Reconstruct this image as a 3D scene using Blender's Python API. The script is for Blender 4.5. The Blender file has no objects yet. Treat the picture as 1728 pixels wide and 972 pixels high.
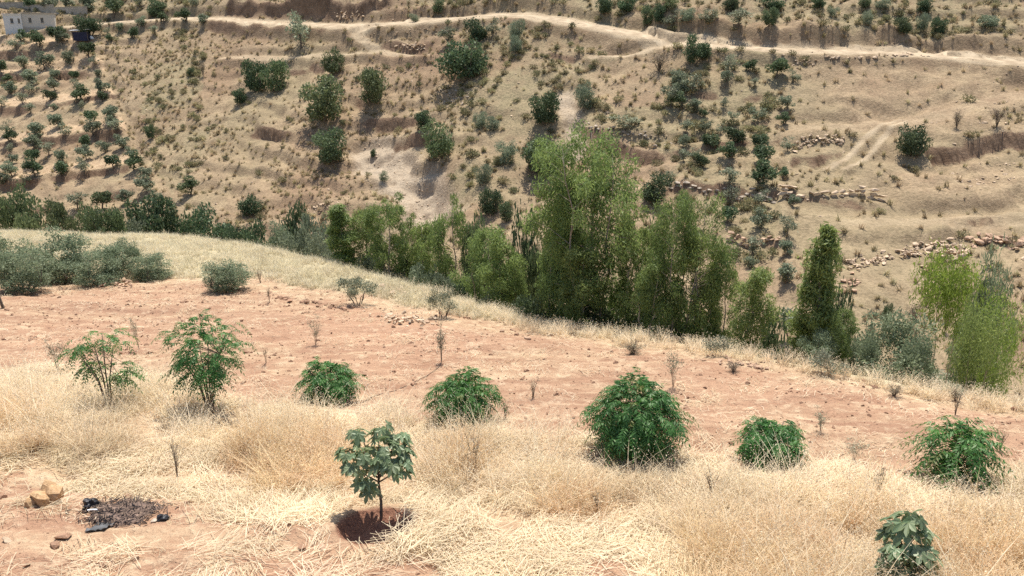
import bpy, bmesh, math, random
import numpy as np
from mathutils import Vector, Euler, Matrix
C = bpy.context.scene
COL = C.collection
R = math.radians
rng = np.random.default_rng(7)
random.seed(7)

# ------------------------------------------------------------------ camera, sky, sun, exposure
CAMZ, PITCH, FPX = 30.0, R(18.0), 1300.0          # eye height above datum, downward pitch, focal length in photo pixels
cam = bpy.data.objects.new('camera', bpy.data.cameras.new('camera'))
COL.objects.link(cam)
cam.location = (0, 0, CAMZ)
cam.rotation_euler = (R(90) - PITCH, 0, 0)
cam.data.sensor_width = 36.0
cam.data.lens = 36.0 * FPX / 1728.0
cam.data.clip_start, cam.data.clip_end = 0.1, 3000.0
C.camera = cam
SUN_EL, SUN_AZ = R(71.0), R(9.0)                  # azimuth from +Y (away from the camera) towards +X
W = bpy.data.worlds.new("World"); C.world = W; W.use_nodes = True
nt = W.node_tree
sky = nt.nodes.new('ShaderNodeTexSky'); sky.sky_type = 'NISHITA'; sky.sun_disc = False
sky.sun_elevation = SUN_EL; sky.sun_rotation = SUN_AZ; sky.air_density = 1.0; sky.dust_density = 2.0
bg = nt.nodes['Background']; bg.inputs[1].default_value = 0.12
nt.links.new(sky.outputs[0], bg.inputs[0])
sl = bpy.data.lights.new('sun', 'SUN'); sl.energy = 4.6; sl.angle = R(0.53); sl.color = (1.0, 0.955, 0.88)
so = bpy.data.objects.new('sun', sl); COL.objects.link(so)
sd = Vector((math.cos(SUN_EL) * math.sin(SUN_AZ), math.cos(SUN_EL) * math.cos(SUN_AZ), math.sin(SUN_EL)))
so.rotation_euler = (-sd).to_track_quat('-Z', 'Y').to_euler(); so.location = (0, 0, 80)
C.view_settings.view_transform = 'Standard'; C.view_settings.look = 'None'
C.view_settings.exposure = 0.58; C.view_settings.gamma = 1.0
C.render.engine = 'CYCLES'
C.cycles.max_bounces = 6; C.cycles.diffuse_bounces = 3; C.cycles.transmission_bounces = 4
C.cycles.use_denoising = False

# ------------------------------------------------------------------ noise
def _h(ix, iy, s):
    n = (ix.astype(np.int64) * 374761393 + iy.astype(np.int64) * 668265263 + s * 974634777) & 0xffffffff
    n = ((n ^ (n >> 13)) * 1274126177) & 0xffffffff
    n = ((n ^ (n >> 16)) * 2246822519) & 0xffffffff
    return ((n ^ (n >> 15)) & 0xffff) / 65535.0
def vnoise(x, y, s=0):
    ix, iy = np.floor(x), np.floor(y)
    fx, fy = x - ix, y - iy
    fx = fx * fx * (3 - 2 * fx); fy = fy * fy * (3 - 2 * fy)
    a, b, c, d = _h(ix, iy, s), _h(ix + 1, iy, s), _h(ix, iy + 1, s), _h(ix + 1, iy + 1, s)
    return (a + (b - a) * fx) * (1 - fy) + (c + (d - c) * fx) * fy - 0.5
def fbm(x, y, s=0, o=3):
    r, a, f = 0, 1.0, 1.0
    for i in range(o):
        r = r + a * vnoise(x * f + 17.3 * i, y * f - 9.1 * i, s + i); a *= 0.5; f *= 2.03
    return r
def sstep(a, b, x):
    t = np.clip((x - a) / (b - a), 0, 1); return t * t * (3 - 2 * t)

# ------------------------------------------------------------------ terrain
CP, SP = math.cos(PITCH), math.sin(PITCH)
def ray(px, py):
    u, v = (px - 864.0) / FPX, (py - 486.0) / FPX
    return np.array([u, CP - v * SP, -SP - v * CP])
def pt(px, py, t): return ray(px, py) * t
FARC = [(-250,380,108),(0,380,106),(0,200,132),(0,60,158),(0,0,172),(0,-60,190),(-250,0,180),
        (430,390,93),(430,200,119),(430,40,143),(430,-60,163),
        (864,460,72),(864,300,89),(864,150,104),(864,30,117),(864,-60,131),
        (1296,560,58),(1296,400,70),(1296,250,82),(1296,90,98),(1296,0,109),(1296,-60,118),
        (1728,620,50),(1728,450,63),(1728,300,76),(1728,110,94),(1728,0,104),(1728,-60,112),
        (2000,600,48),(2000,110,92),(2000,-60,108)]
fc = np.array([pt(*c) for c in FARC])
def _U(r2): return np.where(r2 > 1e-9, r2 * np.log(np.maximum(r2, 1e-9)), 0.0)
def _tps(P, z, lam=0.5):
    n = len(P); d2 = ((P[:, None] - P[None]) ** 2).sum(-1)
    A = np.zeros((n + 3, n + 3)); A[:n, :n] = _U(d2) + lam * np.eye(n)
    A[:n, n] = 1; A[:n, n + 1:] = P; A[n, :n] = 1; A[n + 1:, :n] = P.T
    return np.linalg.solve(A, np.concatenate([z, np.zeros(3)]))
_fp = fc[:, :2] / 50.0
_fw = _tps(_fp, fc[:, 2], 0.3)
def far_h(x, y):
    X, Y = x / 50.0, y / 50.0
    z = _fw[-3] + _fw[-2] * X + _fw[-1] * Y
    for i in range(len(_fp)):
        z = z + _fw[i] * _U((X - _fp[i, 0]) ** 2 + (Y - _fp[i, 1]) ** 2)
    return z
NEAR_A, NEAR_S = -6.4, 0.148
def near_plane_pt(px, py):
    d = ray(px, py); t = (NEAR_A + 8 * NEAR_S) / (d[2] + NEAR_S * d[1]); return d * t
EDGE_PX = [(-700,380),(-300,386),(0,392),(280,399),(432,417),(600,457),(760,503),(900,548),(1100,571),(1250,600),(1400,628),(1560,652),(1728,676),(2000,705),(2500,750)]
EDGE = np.array([near_plane_pt(*p) for p in EDGE_PX])
def y_edge(x): return np.interp(x, EDGE[:, 0], EDGE[:, 1])
def base_h(x, y):
    b = y - y_edge(x) - .9
    n = NEAR_A - NEAR_S * (y - 8) - 0.62 * 0.5 * (b + np.sqrt(b * b + .5)) + 0.02
    f = far_h(x, np.maximum(y, 30.0))
    k = 3.0; h = np.clip(0.5 + 0.5 * (n - f) / k, 0, 1)
    return f * (1 - h) + n * h + k * h * (1 - h)
FEATS = []       # (type, world polyline, params)
def seg_dist(x, y, L):
    """nearest distance, signed side (positive beyond the line) and arclength fraction along the polyline L"""
    best = np.full(x.shape, 1e9); side = np.zeros(x.shape); along = np.zeros(x.shape)
    ln = np.linalg.norm(np.diff(L, axis=0), axis=1); tot = ln.sum(); acc = 0
    for i in range(len(L) - 1):
        a, d = L[i], L[i + 1] - L[i]
        t = np.clip(((x - a[0]) * d[0] + (y - a[1]) * d[1]) / (d @ d), 0, 1)
        qx, qy = x - (a[0] + t * d[0]), y - (a[1] + t * d[1])
        r = np.hypot(qx, qy); m = r < best
        best = np.where(m, r, best); side = np.where(m, np.sign(d[0] * qy - d[1] * qx), side)
        along = np.where(m, (acc + t * ln[i]) / tot, along); acc += ln[i]
    return best, side, along
def feats(x, y, z):
    """carve roads, cut banks and gullies; returns the height and the road / gully masks"""
    road = np.zeros(x.shape); gul = np.zeros(x.shape); cut = np.zeros(x.shape)
    for kind, L, p in sorted(FEATS, key=lambda f: f[0] == 'road'):
        m = p['reach']
        s = (x > L[:, 0].min() - m) & (x < L[:, 0].max() + m) & (y > L[:, 1].min() - m) & (y < L[:, 1].max() + m)
        if not s.any(): continue
        xs, ys, zs = x[s], y[s], z[s]
        d, sg, u = seg_dist(xs, ys, L)
        if kind == 'road':
            w = p['w']; wob = 0.35 * w * vnoise(xs * .35, ys * .35, 5)
            k = 1 - sstep(w, w + p['sh'], d + wob * .5)
            zc = np.interp(u, p['u'], p['z'])
            k = k * p.get('flat', .72); zs = zs * (1 - k) + zc * k
            road[s] = np.maximum(road[s], (1 - sstep(w * .75, w * 1.25, d + wob)) * p.get('tone', 1))
        elif kind == 'bank':
            wob = 1.3 * fbm(xs * .22, ys * .22, 11, 3) + p.get('rough', .5) * fbm(xs * .9, ys * .9, 12, 2)
            sd_ = d * sg + wob
            tap = sstep(0, p['tap'], u) * sstep(0, p['tap'], 1 - u) * np.where(d > m, 0, 1)
            face = p.get('face', .35)
            dn = sstep(face, -face, sd_)
            hv = p['h'] * tap * np.clip(.75 + 1.1 * vnoise(xs * .16 + 5, ys * .16, 13) + .5 * vnoise(xs * .7, ys * .7, 14), .12, 1.4)
            up = p.get('up', .35)
            zs = zs - hv * (1 - up) * dn * np.exp(-np.maximum(-sd_, 0) / p['wd']) + hv * up * (1 - dn) * np.exp(-np.maximum(sd_, 0) / (p['wd'] * 1.3))
            cut[s] = np.maximum(cut[s], tap * np.exp(-((sd_ + .15) / (face + .35)) ** 2))
        else:
            wob = .6 * p['w'] * vnoise(xs * .3, ys * .3, 21)
            k = np.exp(-((d + wob) / p['w']) ** 2) * sstep(0, .12, u) * sstep(0, .1, 1 - u)
            zs = zs - p['h'] * k * (1 + .5 * vnoise(xs * .8, ys * .8, 3))
            gul[s] = np.maximum(gul[s], k * p.get('tone', 1))
        z = z.copy(); z[s] = zs
    return z, road, gul, cut
def full_h(x, y, masks=False):
    x, y = np.asarray(x, float), np.asarray(y, float)
    z = base_h(x, y)
    z, road, gul, cut = feats(x, y, z)
    b = y - y_edge(x)
    far = sstep(2, 14, b)
    sm = 1 - .85 * np.clip(road, 0, 1)
    z = z + far * np.clip(cut, 0, 1) * (.55 * fbm(x / 1.3, y / 1.3, 48, 3))
    ph = z / 2.3 + 1.3 * fbm(x / 16, y / 16, 46, 3); tt = ph - np.floor(ph)
    z = z + far * sm * np.clip(.28 + .9 * fbm(x / 22, y / 22, 47, 2), 0, .45) * 2.3 * (sstep(.62, 1, tt) - tt)
    z = z + far * sm * (.8 * fbm(x / 11, y / 11, 31, 3) + .42 * fbm(x / 2.6, y / 2.6, 41, 3) + .16 * fbm(x / .8, y / .8, 45, 2))
    rut = fbm(x / 3.2 + y / 20, y / .55, 51, 2)
    z = z + (1 - far) * (.22 * fbm(x / 3.5, y / 2.2, 52, 3) + .07 * fbm(x / .7, y / .45, 53, 3) + .085 * rut + .035 * fbm(x / .16, y / .16, 54, 2))
    # dug planting basin of the fig tree, set where its crown's shadow falls
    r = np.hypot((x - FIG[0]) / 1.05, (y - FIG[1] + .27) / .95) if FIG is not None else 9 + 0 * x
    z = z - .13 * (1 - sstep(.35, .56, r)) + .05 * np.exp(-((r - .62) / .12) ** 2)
    return (z, road, gul, cut, far, r) if masks else z
FIG = None
def cast(px, py, fn, t0=4.0, t1=330.0):
    d = ray(px, py)
    ts = np.concatenate([np.arange(t0, 40, .12), np.arange(40, t1, .35)])
    g = d[2] * ts - fn(d[0] * ts, d[1] * ts)
    i = np.argmax(g < 0)
    if not (g < 0).any(): i = len(ts) - 1
    a, b = ts[max(i - 1, 0)], ts[i]
    ts = np.linspace(a, b, 14); g = d[2] * ts - fn(d[0] * ts, d[1] * ts)
    i = np.argmax(g < 0) if (g < 0).any() else 13
    return d * ts[i]
def PB(px, py): return cast(px, py, base_h)
def P(px, py): return cast(px, py, full_h)
def E(px, extra):
    """point on the terrain straight below photo column px, EXTRA metres beyond the field's edge"""
    u = (px - 864.0) / FPX
    ys = np.arange(6, 120, .05); xs = u * ys * 1.02
    i = np.argmax(ys - y_edge(xs) > extra)
    return np.array([xs[i], ys[i], float(full_h(xs[i:i + 1], ys[i:i + 1])[0])])
def wl(pts): return np.array([PB(*p)[:2] for p in pts])
def road(pts, w, sh=1.6, tone=1.0):
    L3 = np.array([PB(*p) for p in pts]); L = L3[:, :2]
    ln = np.concatenate([[0], np.cumsum(np.linalg.norm(np.diff(L, axis=0), axis=1))]); u = ln / ln[-1]
    uu = np.linspace(0, 1, 60); zz = np.interp(uu, u, L3[:, 2]); zz = np.convolve(np.pad(zz, 4, 'edge'), np.ones(9) / 9, 'valid')
    FEATS.append(('road', L, dict(w=w, sh=sh, u=uu, z=zz, reach=w + sh + 1.5, tone=tone))); return L3
def bank(pts, h, wd=5.0, **k):
    FEATS.append(('bank', wl(pts), dict(dict(h=h, wd=wd, tap=.12, reach=wd * 3 + 3), **k)))
def gully(pts, h, w, tone=1.0):
    FEATS.append(('gully', wl(pts), dict(h=h, w=w, reach=w * 3, tone=tone)))
ROAD_PX = [(-80,75),(60,50),(160,40),(205,37),(260,31),(310,27),(360,31),(420,39),(480,42),(560,43),(625,46),(680,41),(735,35),(800,24),(868,17),(935,31),(1010,44),(1090,60),(1150,76),(1200,82),(1300,85),(1420,86),(1540,88),(1620,94),(1728,106),(1850,118)]
road(ROAD_PX, 2.3, 1.6)
road([(625,47),(600,62),(640,80),(720,96)], .9, 1.0, .55)
road([(380,99),(470,95),(560,92),(640,90),(720,95)], 1.3, 1.5, .45)
road([(1000,95),(1060,90),(1130,80)], .8, 1.0, .6)
road([(1395,283),(1425,268),(1455,240),(1490,210),(1520,192)], .4, .5, .62)
road([(1425,285),(1450,275),(1475,250),(1500,225),(1530,200)], .34, .4, .62)
road([(1440,375),(1520,372),(1600,372),(1728,362)], 1.6, 2.0, .27)
road([(1355,215),(1480,205),(1600,195),(1728,160)], 1.6, 2.5, .25)
# cut banks (left to right, uphill beyond)
bank([(372,17),(430,20),(520,19),(600,17),(668,14)], 2.6, 5, tap=.06, up=1.0)
bank([(610,38),(680,34),(760,27)], 1.6, 3, tap=.15, up=1.0)
bank([(1075,51),(1130,62),(1200,70),(1300,73),(1420,74),(1500,74),(1562,76)], 3.0, 6, tap=.05, face=.2, rough=.3, up=1.0)
bank([(1580,80),(1650,87),(1728,94),(1850,104)], 1.7, 5, tap=.08, up=1.0)
bank([(640,72),(690,78),(735,72)], 1.44, 4, tap=.1)
bank([(412,220),(450,222),(500,222),(545,220),(582,214)], 1.08, 5, tap=.12)
bank([(596,210),(630,198),(660,196),(722,192)], 1.58, 4, tap=.1)
bank([(655,232),(700,228),(735,238)], 1.22, 4, tap=.2)
bank([(605,150),(610,190),(625,205)], 0.72, 3, tap=.2)
bank([(970,212),(1020,228),(1080,245),(1140,262)], 1.58, 6, tap=.1)
bank([(1160,166),(1220,166),(1295,165)], 0.58, 4, tap=.1)
bank([(1130,242),(1200,244),(1330,238)], 0.5, 4, tap=.1)
bank([(1250,205),(1300,208),(1340,214)], 0.43, 3, tap=.1)
bank([(1120,315),(1180,322),(1260,334),(1320,337)], 1.01, 5, tap=.06)
bank([(1230,405),(1280,415),(1330,418)], 0.86, 4, tap=.1)
bank([(1320,336),(1400,338),(1490,345)], 0.94, 5, tap=.1)
bank([(1330,270),(1370,272),(1430,258)], 1.15, 4, tap=.1)
bank([(1555,256),(1620,250),(1680,238),(1760,225)], 1.44, 6, tap=.06, rough=.15, face=.5)
bank([(1490,350),(1530,362),(1570,380)], 0.58, 4, tap=.2)
bank([(1580,372),(1625,375),(1670,362),(1760,352)], 1.01, 5, tap=.1)
bank([(1375,168),(1400,162)], 0.65, 3, tap=.3)
bank([(340,52),(380,55),(470,52),(560,60)], 0.79, 4, tap=.1)
bank([(480,112),(540,112),(580,108)], 0.58, 3, tap=.2)
bank([(900,90),(960,88),(1030,92)], 0.58, 3, tap=.2)
TERR = []
for L in ([(-60,92),(60,85),(150,72)], [(-60,130),(70,124),(165,112)], [(-60,182),(90,176),(200,165)], [(-60,242),(90,236),(212,224)], [(-60,308),(90,301),(225,285)]):
    TERR.append(wl(L)); bank(L, 1.3, 6.5, tap=.05)
bank([(-60,352),(100,345),(230,325)], 0.65, 5, tap=.1)
gully([(612,212),(640,250),(690,300),(720,345),(735,375)], 1.6, 3.2)
gully([(945,140),(960,180),(975,220),(968,262)], .5, 1.6, .7)
gully([(170,70),(185,130),(215,200),(240,265)], .5, .9, .25)
gully([(720,260),(730,310),(760,370)], 1.2, 2.5, .8)
gully([(720,190),(760,150),(770,120)], .7, 2.4, .2)
gully([(890,330),(930,270),(930,200)], 1.0, 2.5, .2)
_f = P(643, 871); FIG = _f[:2].copy()

# ------------------------------------------------------------------ mesh helpers
def np_mesh(name, V, F4=None, F3=None, mats=(), tint=None, midx=None, smooth=False):
    me = bpy.data.meshes.new(name)
    V = np.asarray(V, np.float32).reshape(-1, 3)
    parts, sizes = [], []
    for F, k in ((F4, 4), (F3, 3)):
        if F is not None and len(F):
            F = np.asarray(F, np.int32); parts.append(F.ravel()); sizes.append(np.full(len(F), k, np.int32))
    li = np.concatenate(parts); sz = np.concatenate(sizes); st = np.concatenate([[0], np.cumsum(sz)[:-1]]).astype(np.int32)
    me.vertices.add(len(V)); me.vertices.foreach_set('co', V.ravel())
    me.loops.add(len(li)); me.loops.foreach_set('vertex_index', li)
    me.polygons.add(len(sz)); me.polygons.foreach_set('loop_start', st); me.polygons.foreach_set('loop_total', sz)
    for m in mats: me.materials.append(m)
    if midx is not None: me.polygons.foreach_set('material_index', np.asarray(midx, np.int32))
    me.polygons.foreach_set('use_smooth', np.full(len(sz), bool(smooth)))
    me.update(calc_edges=True); me.validate()
    if tint is not None:
        a = me.attributes.new('tint', 'FLOAT', 'FACE'); a.data.foreach_set('value', np.asarray(tint, np.float32))
    return me
class MB:
    """collects quads and triangles into one mesh"""
    def __init__(s): s.V, s.F4, s.F3, s.n, s.t4, s.t3 = [], [], [], 0, [], []
    def add(s, V, F4=None, F3=None, tint=.5):
        V = np.asarray(V, float).reshape(-1, 3)
        if F4 is not None and len(F4): s.F4.append(np.asarray(F4) + s.n); s.t4.append(np.broadcast_to(tint, (len(F4),)))
        if F3 is not None and len(F3): s.F3.append(np.asarray(F3) + s.n); s.t3.append(np.broadcast_to(tint, (len(F3),)))
        s.V.append(V); s.n += len(V)
    def tube(s, pts, rad, n=5, tint=.5):
        pts = np.asarray(pts, float); rad = np.broadcast_to(rad, (len(pts),)); k = len(pts)
        tg = np.gradient(pts, axis=0); tg /= np.linalg.norm(tg, axis=1)[:, None] + 1e-9
        ref = np.array([0, 0, 1.0]) if abs(tg[0, 2]) < .8 else np.array([1.0, 0, 0])
        a = np.cross(tg, ref); a /= np.linalg.norm(a, axis=1)[:, None] + 1e-9; b = np.cross(tg, a)
        th = np.arange(n) * 2 * math.pi / n
        V = pts[:, None] + rad[:, None, None] * (np.cos(th)[None, :, None] * a[:, None] + np.sin(th)[None, :, None] * b[:, None])
        i, j = np.meshgrid(np.arange(k - 1), np.arange(n), indexing='ij'); j2 = (j + 1) % n
        F = np.stack([i * n + j, i * n + j2, (i + 1) * n + j2, (i + 1) * n + j], -1).reshape(-1, 4)
        caps = [[(k - 1) * n, (k - 1) * n + q, (k - 1) * n + q + 1] for q in range(1, n - 1)]
        s.add(V, F, caps, tint)
    def box(s, lo, hi, tint=.5):
        (x0, y0, z0), (x1, y1, z1) = lo, hi
        V = [(x0,y0,z0),(x1,y0,z0),(x1,y1,z0),(x0,y1,z0),(x0,y0,z1),(x1,y0,z1),(x1,y1,z1),(x0,y1,z1)]
        s.add(V, [(0,3,2,1),(4,5,6,7),(0,1,5,4),(1,2,6,5),(2,3,7,6),(3,0,4,7)], None, tint)
    def leaves(s, c, a, b, ln, wd, tint, fold=0.0):
        """diamond leaf quads: centre c, long axis a, cross axis b"""
        n = len(c); ln = np.broadcast_to(ln, (n,))[:, None]; wd = np.broadcast_to(wd, (n,))[:, None]
        V = np.stack([c - a * ln / 2, c + b * wd / 2 - a * ln * .08, c + a * ln / 2, c - b * wd / 2 - a * ln * .08], 1)
        F = np.arange(n * 4).reshape(n, 4); s.add(V, F, None, tint)
    def mesh(s, name, mats=(), smooth=False):
        return np_mesh(name, np.concatenate(s.V), np.concatenate(s.F4) if s.F4 else None, np.concatenate(s.F3) if s.F3 else None, mats,
                       np.concatenate(s.t4 + s.t3), None, smooth)
def unit(v): return v / (np.linalg.norm(v, axis=-1, keepdims=True) + 1e-9)
def obj(name, me, parent=None, loc=(0, 0, 0), rot=(0, 0, 0), scl=(1, 1, 1), **props):
    o = bpy.data.objects.new(name, me); COL.objects.link(o)
    o.location, o.rotation_euler, o.scale = loc, rot, scl
    if parent is not None: o.parent = parent
    for k, v in props.items(): o[k] = v
    return o
def thing(name, label, cat, loc, rot=(0, 0, 0), scl=(1, 1, 1), group=None):
    o = obj(name, None, None, loc, rot, scl, label=label, category=cat)
    o.empty_display_size = .3
    if group: o['group'] = group
    return o

# ------------------------------------------------------------------ materials
def mat(name):
    m = bpy.data.materials.new(name); m.use_nodes = True; n = m.node_tree.nodes; n.clear()
    return m, n, m.node_tree.links
def N(n, t, **k):
    x = n.new(t)
    for a, v in k.items():
        if a.startswith('i'): x.inputs[int(a[1:])].default_value = v
        else: setattr(x, a, v)
    return x
def leaf_mat(name, c0, c1, trans=.35, gloss=.08, rough=.45, var=.25, inst=False):
    m, n, L = mat(name)
    at = N(n, 'ShaderNodeAttribute', attribute_name='tint')
    if inst: at.attribute_type = 'INSTANCER'
    oi = N(n, 'ShaderNodeObjectInfo')
    mx = N(n, 'ShaderNodeMix', data_type='RGBA'); mx.inputs[6].default_value = (*c0, 1); mx.inputs[7].default_value = (*c1, 1)
    L.new(at.outputs['Fac'], mx.inputs[0])
    hs = N(n, 'ShaderNodeHueSaturation')
    mr = N(n, 'ShaderNodeMapRange'); mr.inputs[3].default_value = 1 - var; mr.inputs[4].default_value = 1 + var
    L.new(oi.outputs['Random'], mr.inputs[0]); L.new(mr.outputs[0], hs.inputs['Value']); L.new(mx.outputs[2], hs.inputs['Color'])
    fr = N(n, 'ShaderNodeMath', operation='MULTIPLY_ADD', i1=7.31, i2=.13); L.new(oi.outputs['Random'], fr.inputs[0]); f2 = N(n, 'ShaderNodeMath', operation='FRACT'); L.new(fr.outputs[0], f2.inputs[0])
    mh = N(n, 'ShaderNodeMapRange', i3=.5 - .1 * var, i4=.5 + .05 * var); L.new(f2.outputs[0], mh.inputs[0]); L.new(mh.outputs[0], hs.inputs['Hue'])
    d = N(n, 'ShaderNodeBsdfDiffuse'); t = N(n, 'ShaderNodeBsdfTranslucent'); g = N(n, 'ShaderNodeBsdfGlossy'); g.inputs['Roughness'].default_value = rough
    g.inputs['Color'].default_value = (.9, .92, .8, 1)
    hs2 = N(n, 'ShaderNodeHueSaturation'); hs2.inputs['Hue'].default_value = .49; hs2.inputs['Value'].default_value = 1.25
    L.new(hs.outputs[0], hs2.inputs['Color'])
    L.new(hs.outputs[0], d.inputs[0]); L.new(hs2.outputs[0], t.inputs[0])
    a = N(n, 'ShaderNodeMixShader', i0=trans); L.new(d.outputs[0], a.inputs[1]); L.new(t.outputs[0], a.inputs[2])
    b = N(n, 'ShaderNodeMixShader', i0=gloss); L.new(a.outputs[0], b.inputs[1]); L.new(g.outputs[0], b.inputs[2])
    o = N(n, 'ShaderNodeOutputMaterial'); L.new(b.outputs[0], o.inputs[0]); return m
def solid_mat(name, c0, c1, scale=6.0, rough=.9, bump=.3, dist=.03, tint=False, detail=5, var=0.0):
    m, n, L = mat(name)
    tc = N(n, 'ShaderNodeTexCoord'); no = N(n, 'ShaderNodeTexNoise'); no.inputs['Scale'].default_value = scale; no.inputs['Detail'].default_value = detail
    L.new(tc.outputs['Object'], no.inputs['Vector'])
    cr = N(n, 'ShaderNodeMapRange', i1=.35, i2=.65); L.new(no.outputs[0], cr.inputs[0])
    mx = N(n, 'ShaderNodeMix', data_type='RGBA'); mx.inputs[6].default_value = (*c0, 1); mx.inputs[7].default_value = (*c1, 1); L.new(cr.outputs[0], mx.inputs[0])
    src = mx.outputs[2]
    if var:
        oi = N(n, 'ShaderNodeObjectInfo'); hs = N(n, 'ShaderNodeHueSaturation'); mr = N(n, 'ShaderNodeMapRange'); mr.inputs[3].default_value = 1 - var; mr.inputs[4].default_value = 1 + var
        L.new(oi.outputs['Random'], mr.inputs[0]); L.new(mr.outputs[0], hs.inputs['Value']); L.new(src, hs.inputs['Color']); src = hs.outputs[0]
    p = N(n, 'ShaderNodeBsdfPrincipled'); p.inputs['Roughness'].default_value = rough; p.inputs['Specular IOR Level'].default_value = .2
    L.new(src, p.inputs['Base Color'])
    bu = N(n, 'ShaderNodeBump', i0=bump); bu.inputs['Distance'].default_value = dist; L.new(no.outputs[0], bu.inputs['Height']); L.new(bu.outputs[0], p.inputs['Normal'])
    o = N(n, 'ShaderNodeOutputMaterial'); L.new(p.outputs[0], o.inputs[0]); return m

M_OLIVE = leaf_mat('olive_leaf', (.09, .125, .075), (.215, .25, .165), .38, .03, .6)
M_NOLIVE = leaf_mat('near_olive_leaf', (.095, .138, .078), (.24, .285, .17), .42, .03, .6, var=.12)
M_OLIVE2 = leaf_mat('pale_olive_leaf', (.13, .155, .10), (.24, .26, .17), .28, .03, .6)
M_DARK = leaf_mat('dark_leaf', (.042, .078, .036), (.10, .142, .068), .3, .03, .6)
M_MID = leaf_mat('mid_leaf', (.07, .11, .048), (.15, .195, .088), .32, .03, .6)
M_EUC = leaf_mat('drooping_leaf', (.095, .15, .042), (.22, .29, .09), .48, .03, .6, var=.15)
M_LIME = leaf_mat('lime_leaf', (.125, .20, .03), (.23, .33, .06), .5, .03, .6, var=.1)
M_WAL = leaf_mat('pinnate_leaf', (.025, .105, .018), (.075, .205, .04), .38, .035, .55, var=.08)
M_FADED = leaf_mat('faded_leaf', (.09, .125, .03), (.20, .21, .075), .35, .03, .55, var=.1)
M_FIG = leaf_mat('fig_leaf', (.11, .178, .085), (.235, .305, .165), .42, .05, .5, var=.3)
M_DRY = leaf_mat('dry_twig_leaf', (.22, .185, .12), (.34, .285, .19), .25, .03, .6)
M_SAGE = leaf_mat('sage_leaf', (.17, .19, .125), (.29, .30, .21), .3, .03, .6)
M_STRAW = leaf_mat('straw_pale', (.53, .43, .275), (.82, .725, .53), .42, .02, .6, var=.12, inst=True)
M_GOLD = leaf_mat('straw_golden', (.47, .335, .175), (.79, .645, .41), .42, .02, .6, var=.15, inst=True)
M_TUFT = leaf_mat('hill_tuft', (.235, .195, .10), (.43, .36, .205), .35, .02, .6, var=.25, inst=True)
M_SCRUB = leaf_mat('hill_scrub', (.125, .13, .065), (.28, .26, .13), .28, .02, .6, var=.25, inst=True)
M_GREENGRASS = leaf_mat('pale_green_grass', (.50, .45, .30), (.70, .64, .46), .4, .02, .6, var=.12, inst=True)
M_BARK = solid_mat('bark', (.10, .075, .055), (.19, .15, .11), 14)
M_PALEBARK = solid_mat('pale_bark', (.22, .18, .14), (.38, .32, .25), 10)
M_STONE = solid_mat('limestone', (.40, .29, .19), (.57, .44, .31), 3, var=.25)
M_GREYSTONE = solid_mat('grey_stone', (.25, .20, .155), (.43, .36, .28), 3, var=.25)
M_REDSTONE = solid_mat('red_stone', (.36, .235, .155), (.52, .36, .245), 5, var=.2)
M_CLOD = solid_mat('clod', (.25, .145, .09), (.37, .23, .15), 9, var=.15)
M_HOUSE = solid_mat('house_render', (.50, .47, .41), (.54, .51, .45), .3, .9, .05)
M_HOUSEW = solid_mat('white_render', (.66, .65, .61), (.70, .69, .65), .3, .9, .05)
M_CONC = solid_mat('concrete', (.34, .30, .24), (.44, .39, .32), .8, .9, .1)
M_WHITE = solid_mat('white_plastic', (.78, .78, .76), (.85, .85, .84), 4, .5, .1)
M_DARKGL = solid_mat('window_glass', (.03, .04, .05), (.05, .06, .07), 2, .15, 0)
M_TARP = solid_mat('navy_tarp', (.02, .02, .045), (.04, .04, .075), 3, .5)
M_BLACK = solid_mat('black_plastic', (.012, .012, .014), (.03, .03, .034), 20, .35, .6)
M_GREYPL = solid_mat('grey_plastic', (.06, .06, .06), (.13, .13, .13), 8, .45, .5)
M_ASH = solid_mat('burnt_soil', (.075, .052, .045), (.27, .19, .145), 22, .95, .8, .04)
M_HOSE = solid_mat('hose', (.17, .105, .075), (.22, .15, .10), 5, .6)
M_GOLDROCK = solid_mat('orange_rock', (.34, .21, .105), (.50, .33, .185), 9, .9, .5, .04)

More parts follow.
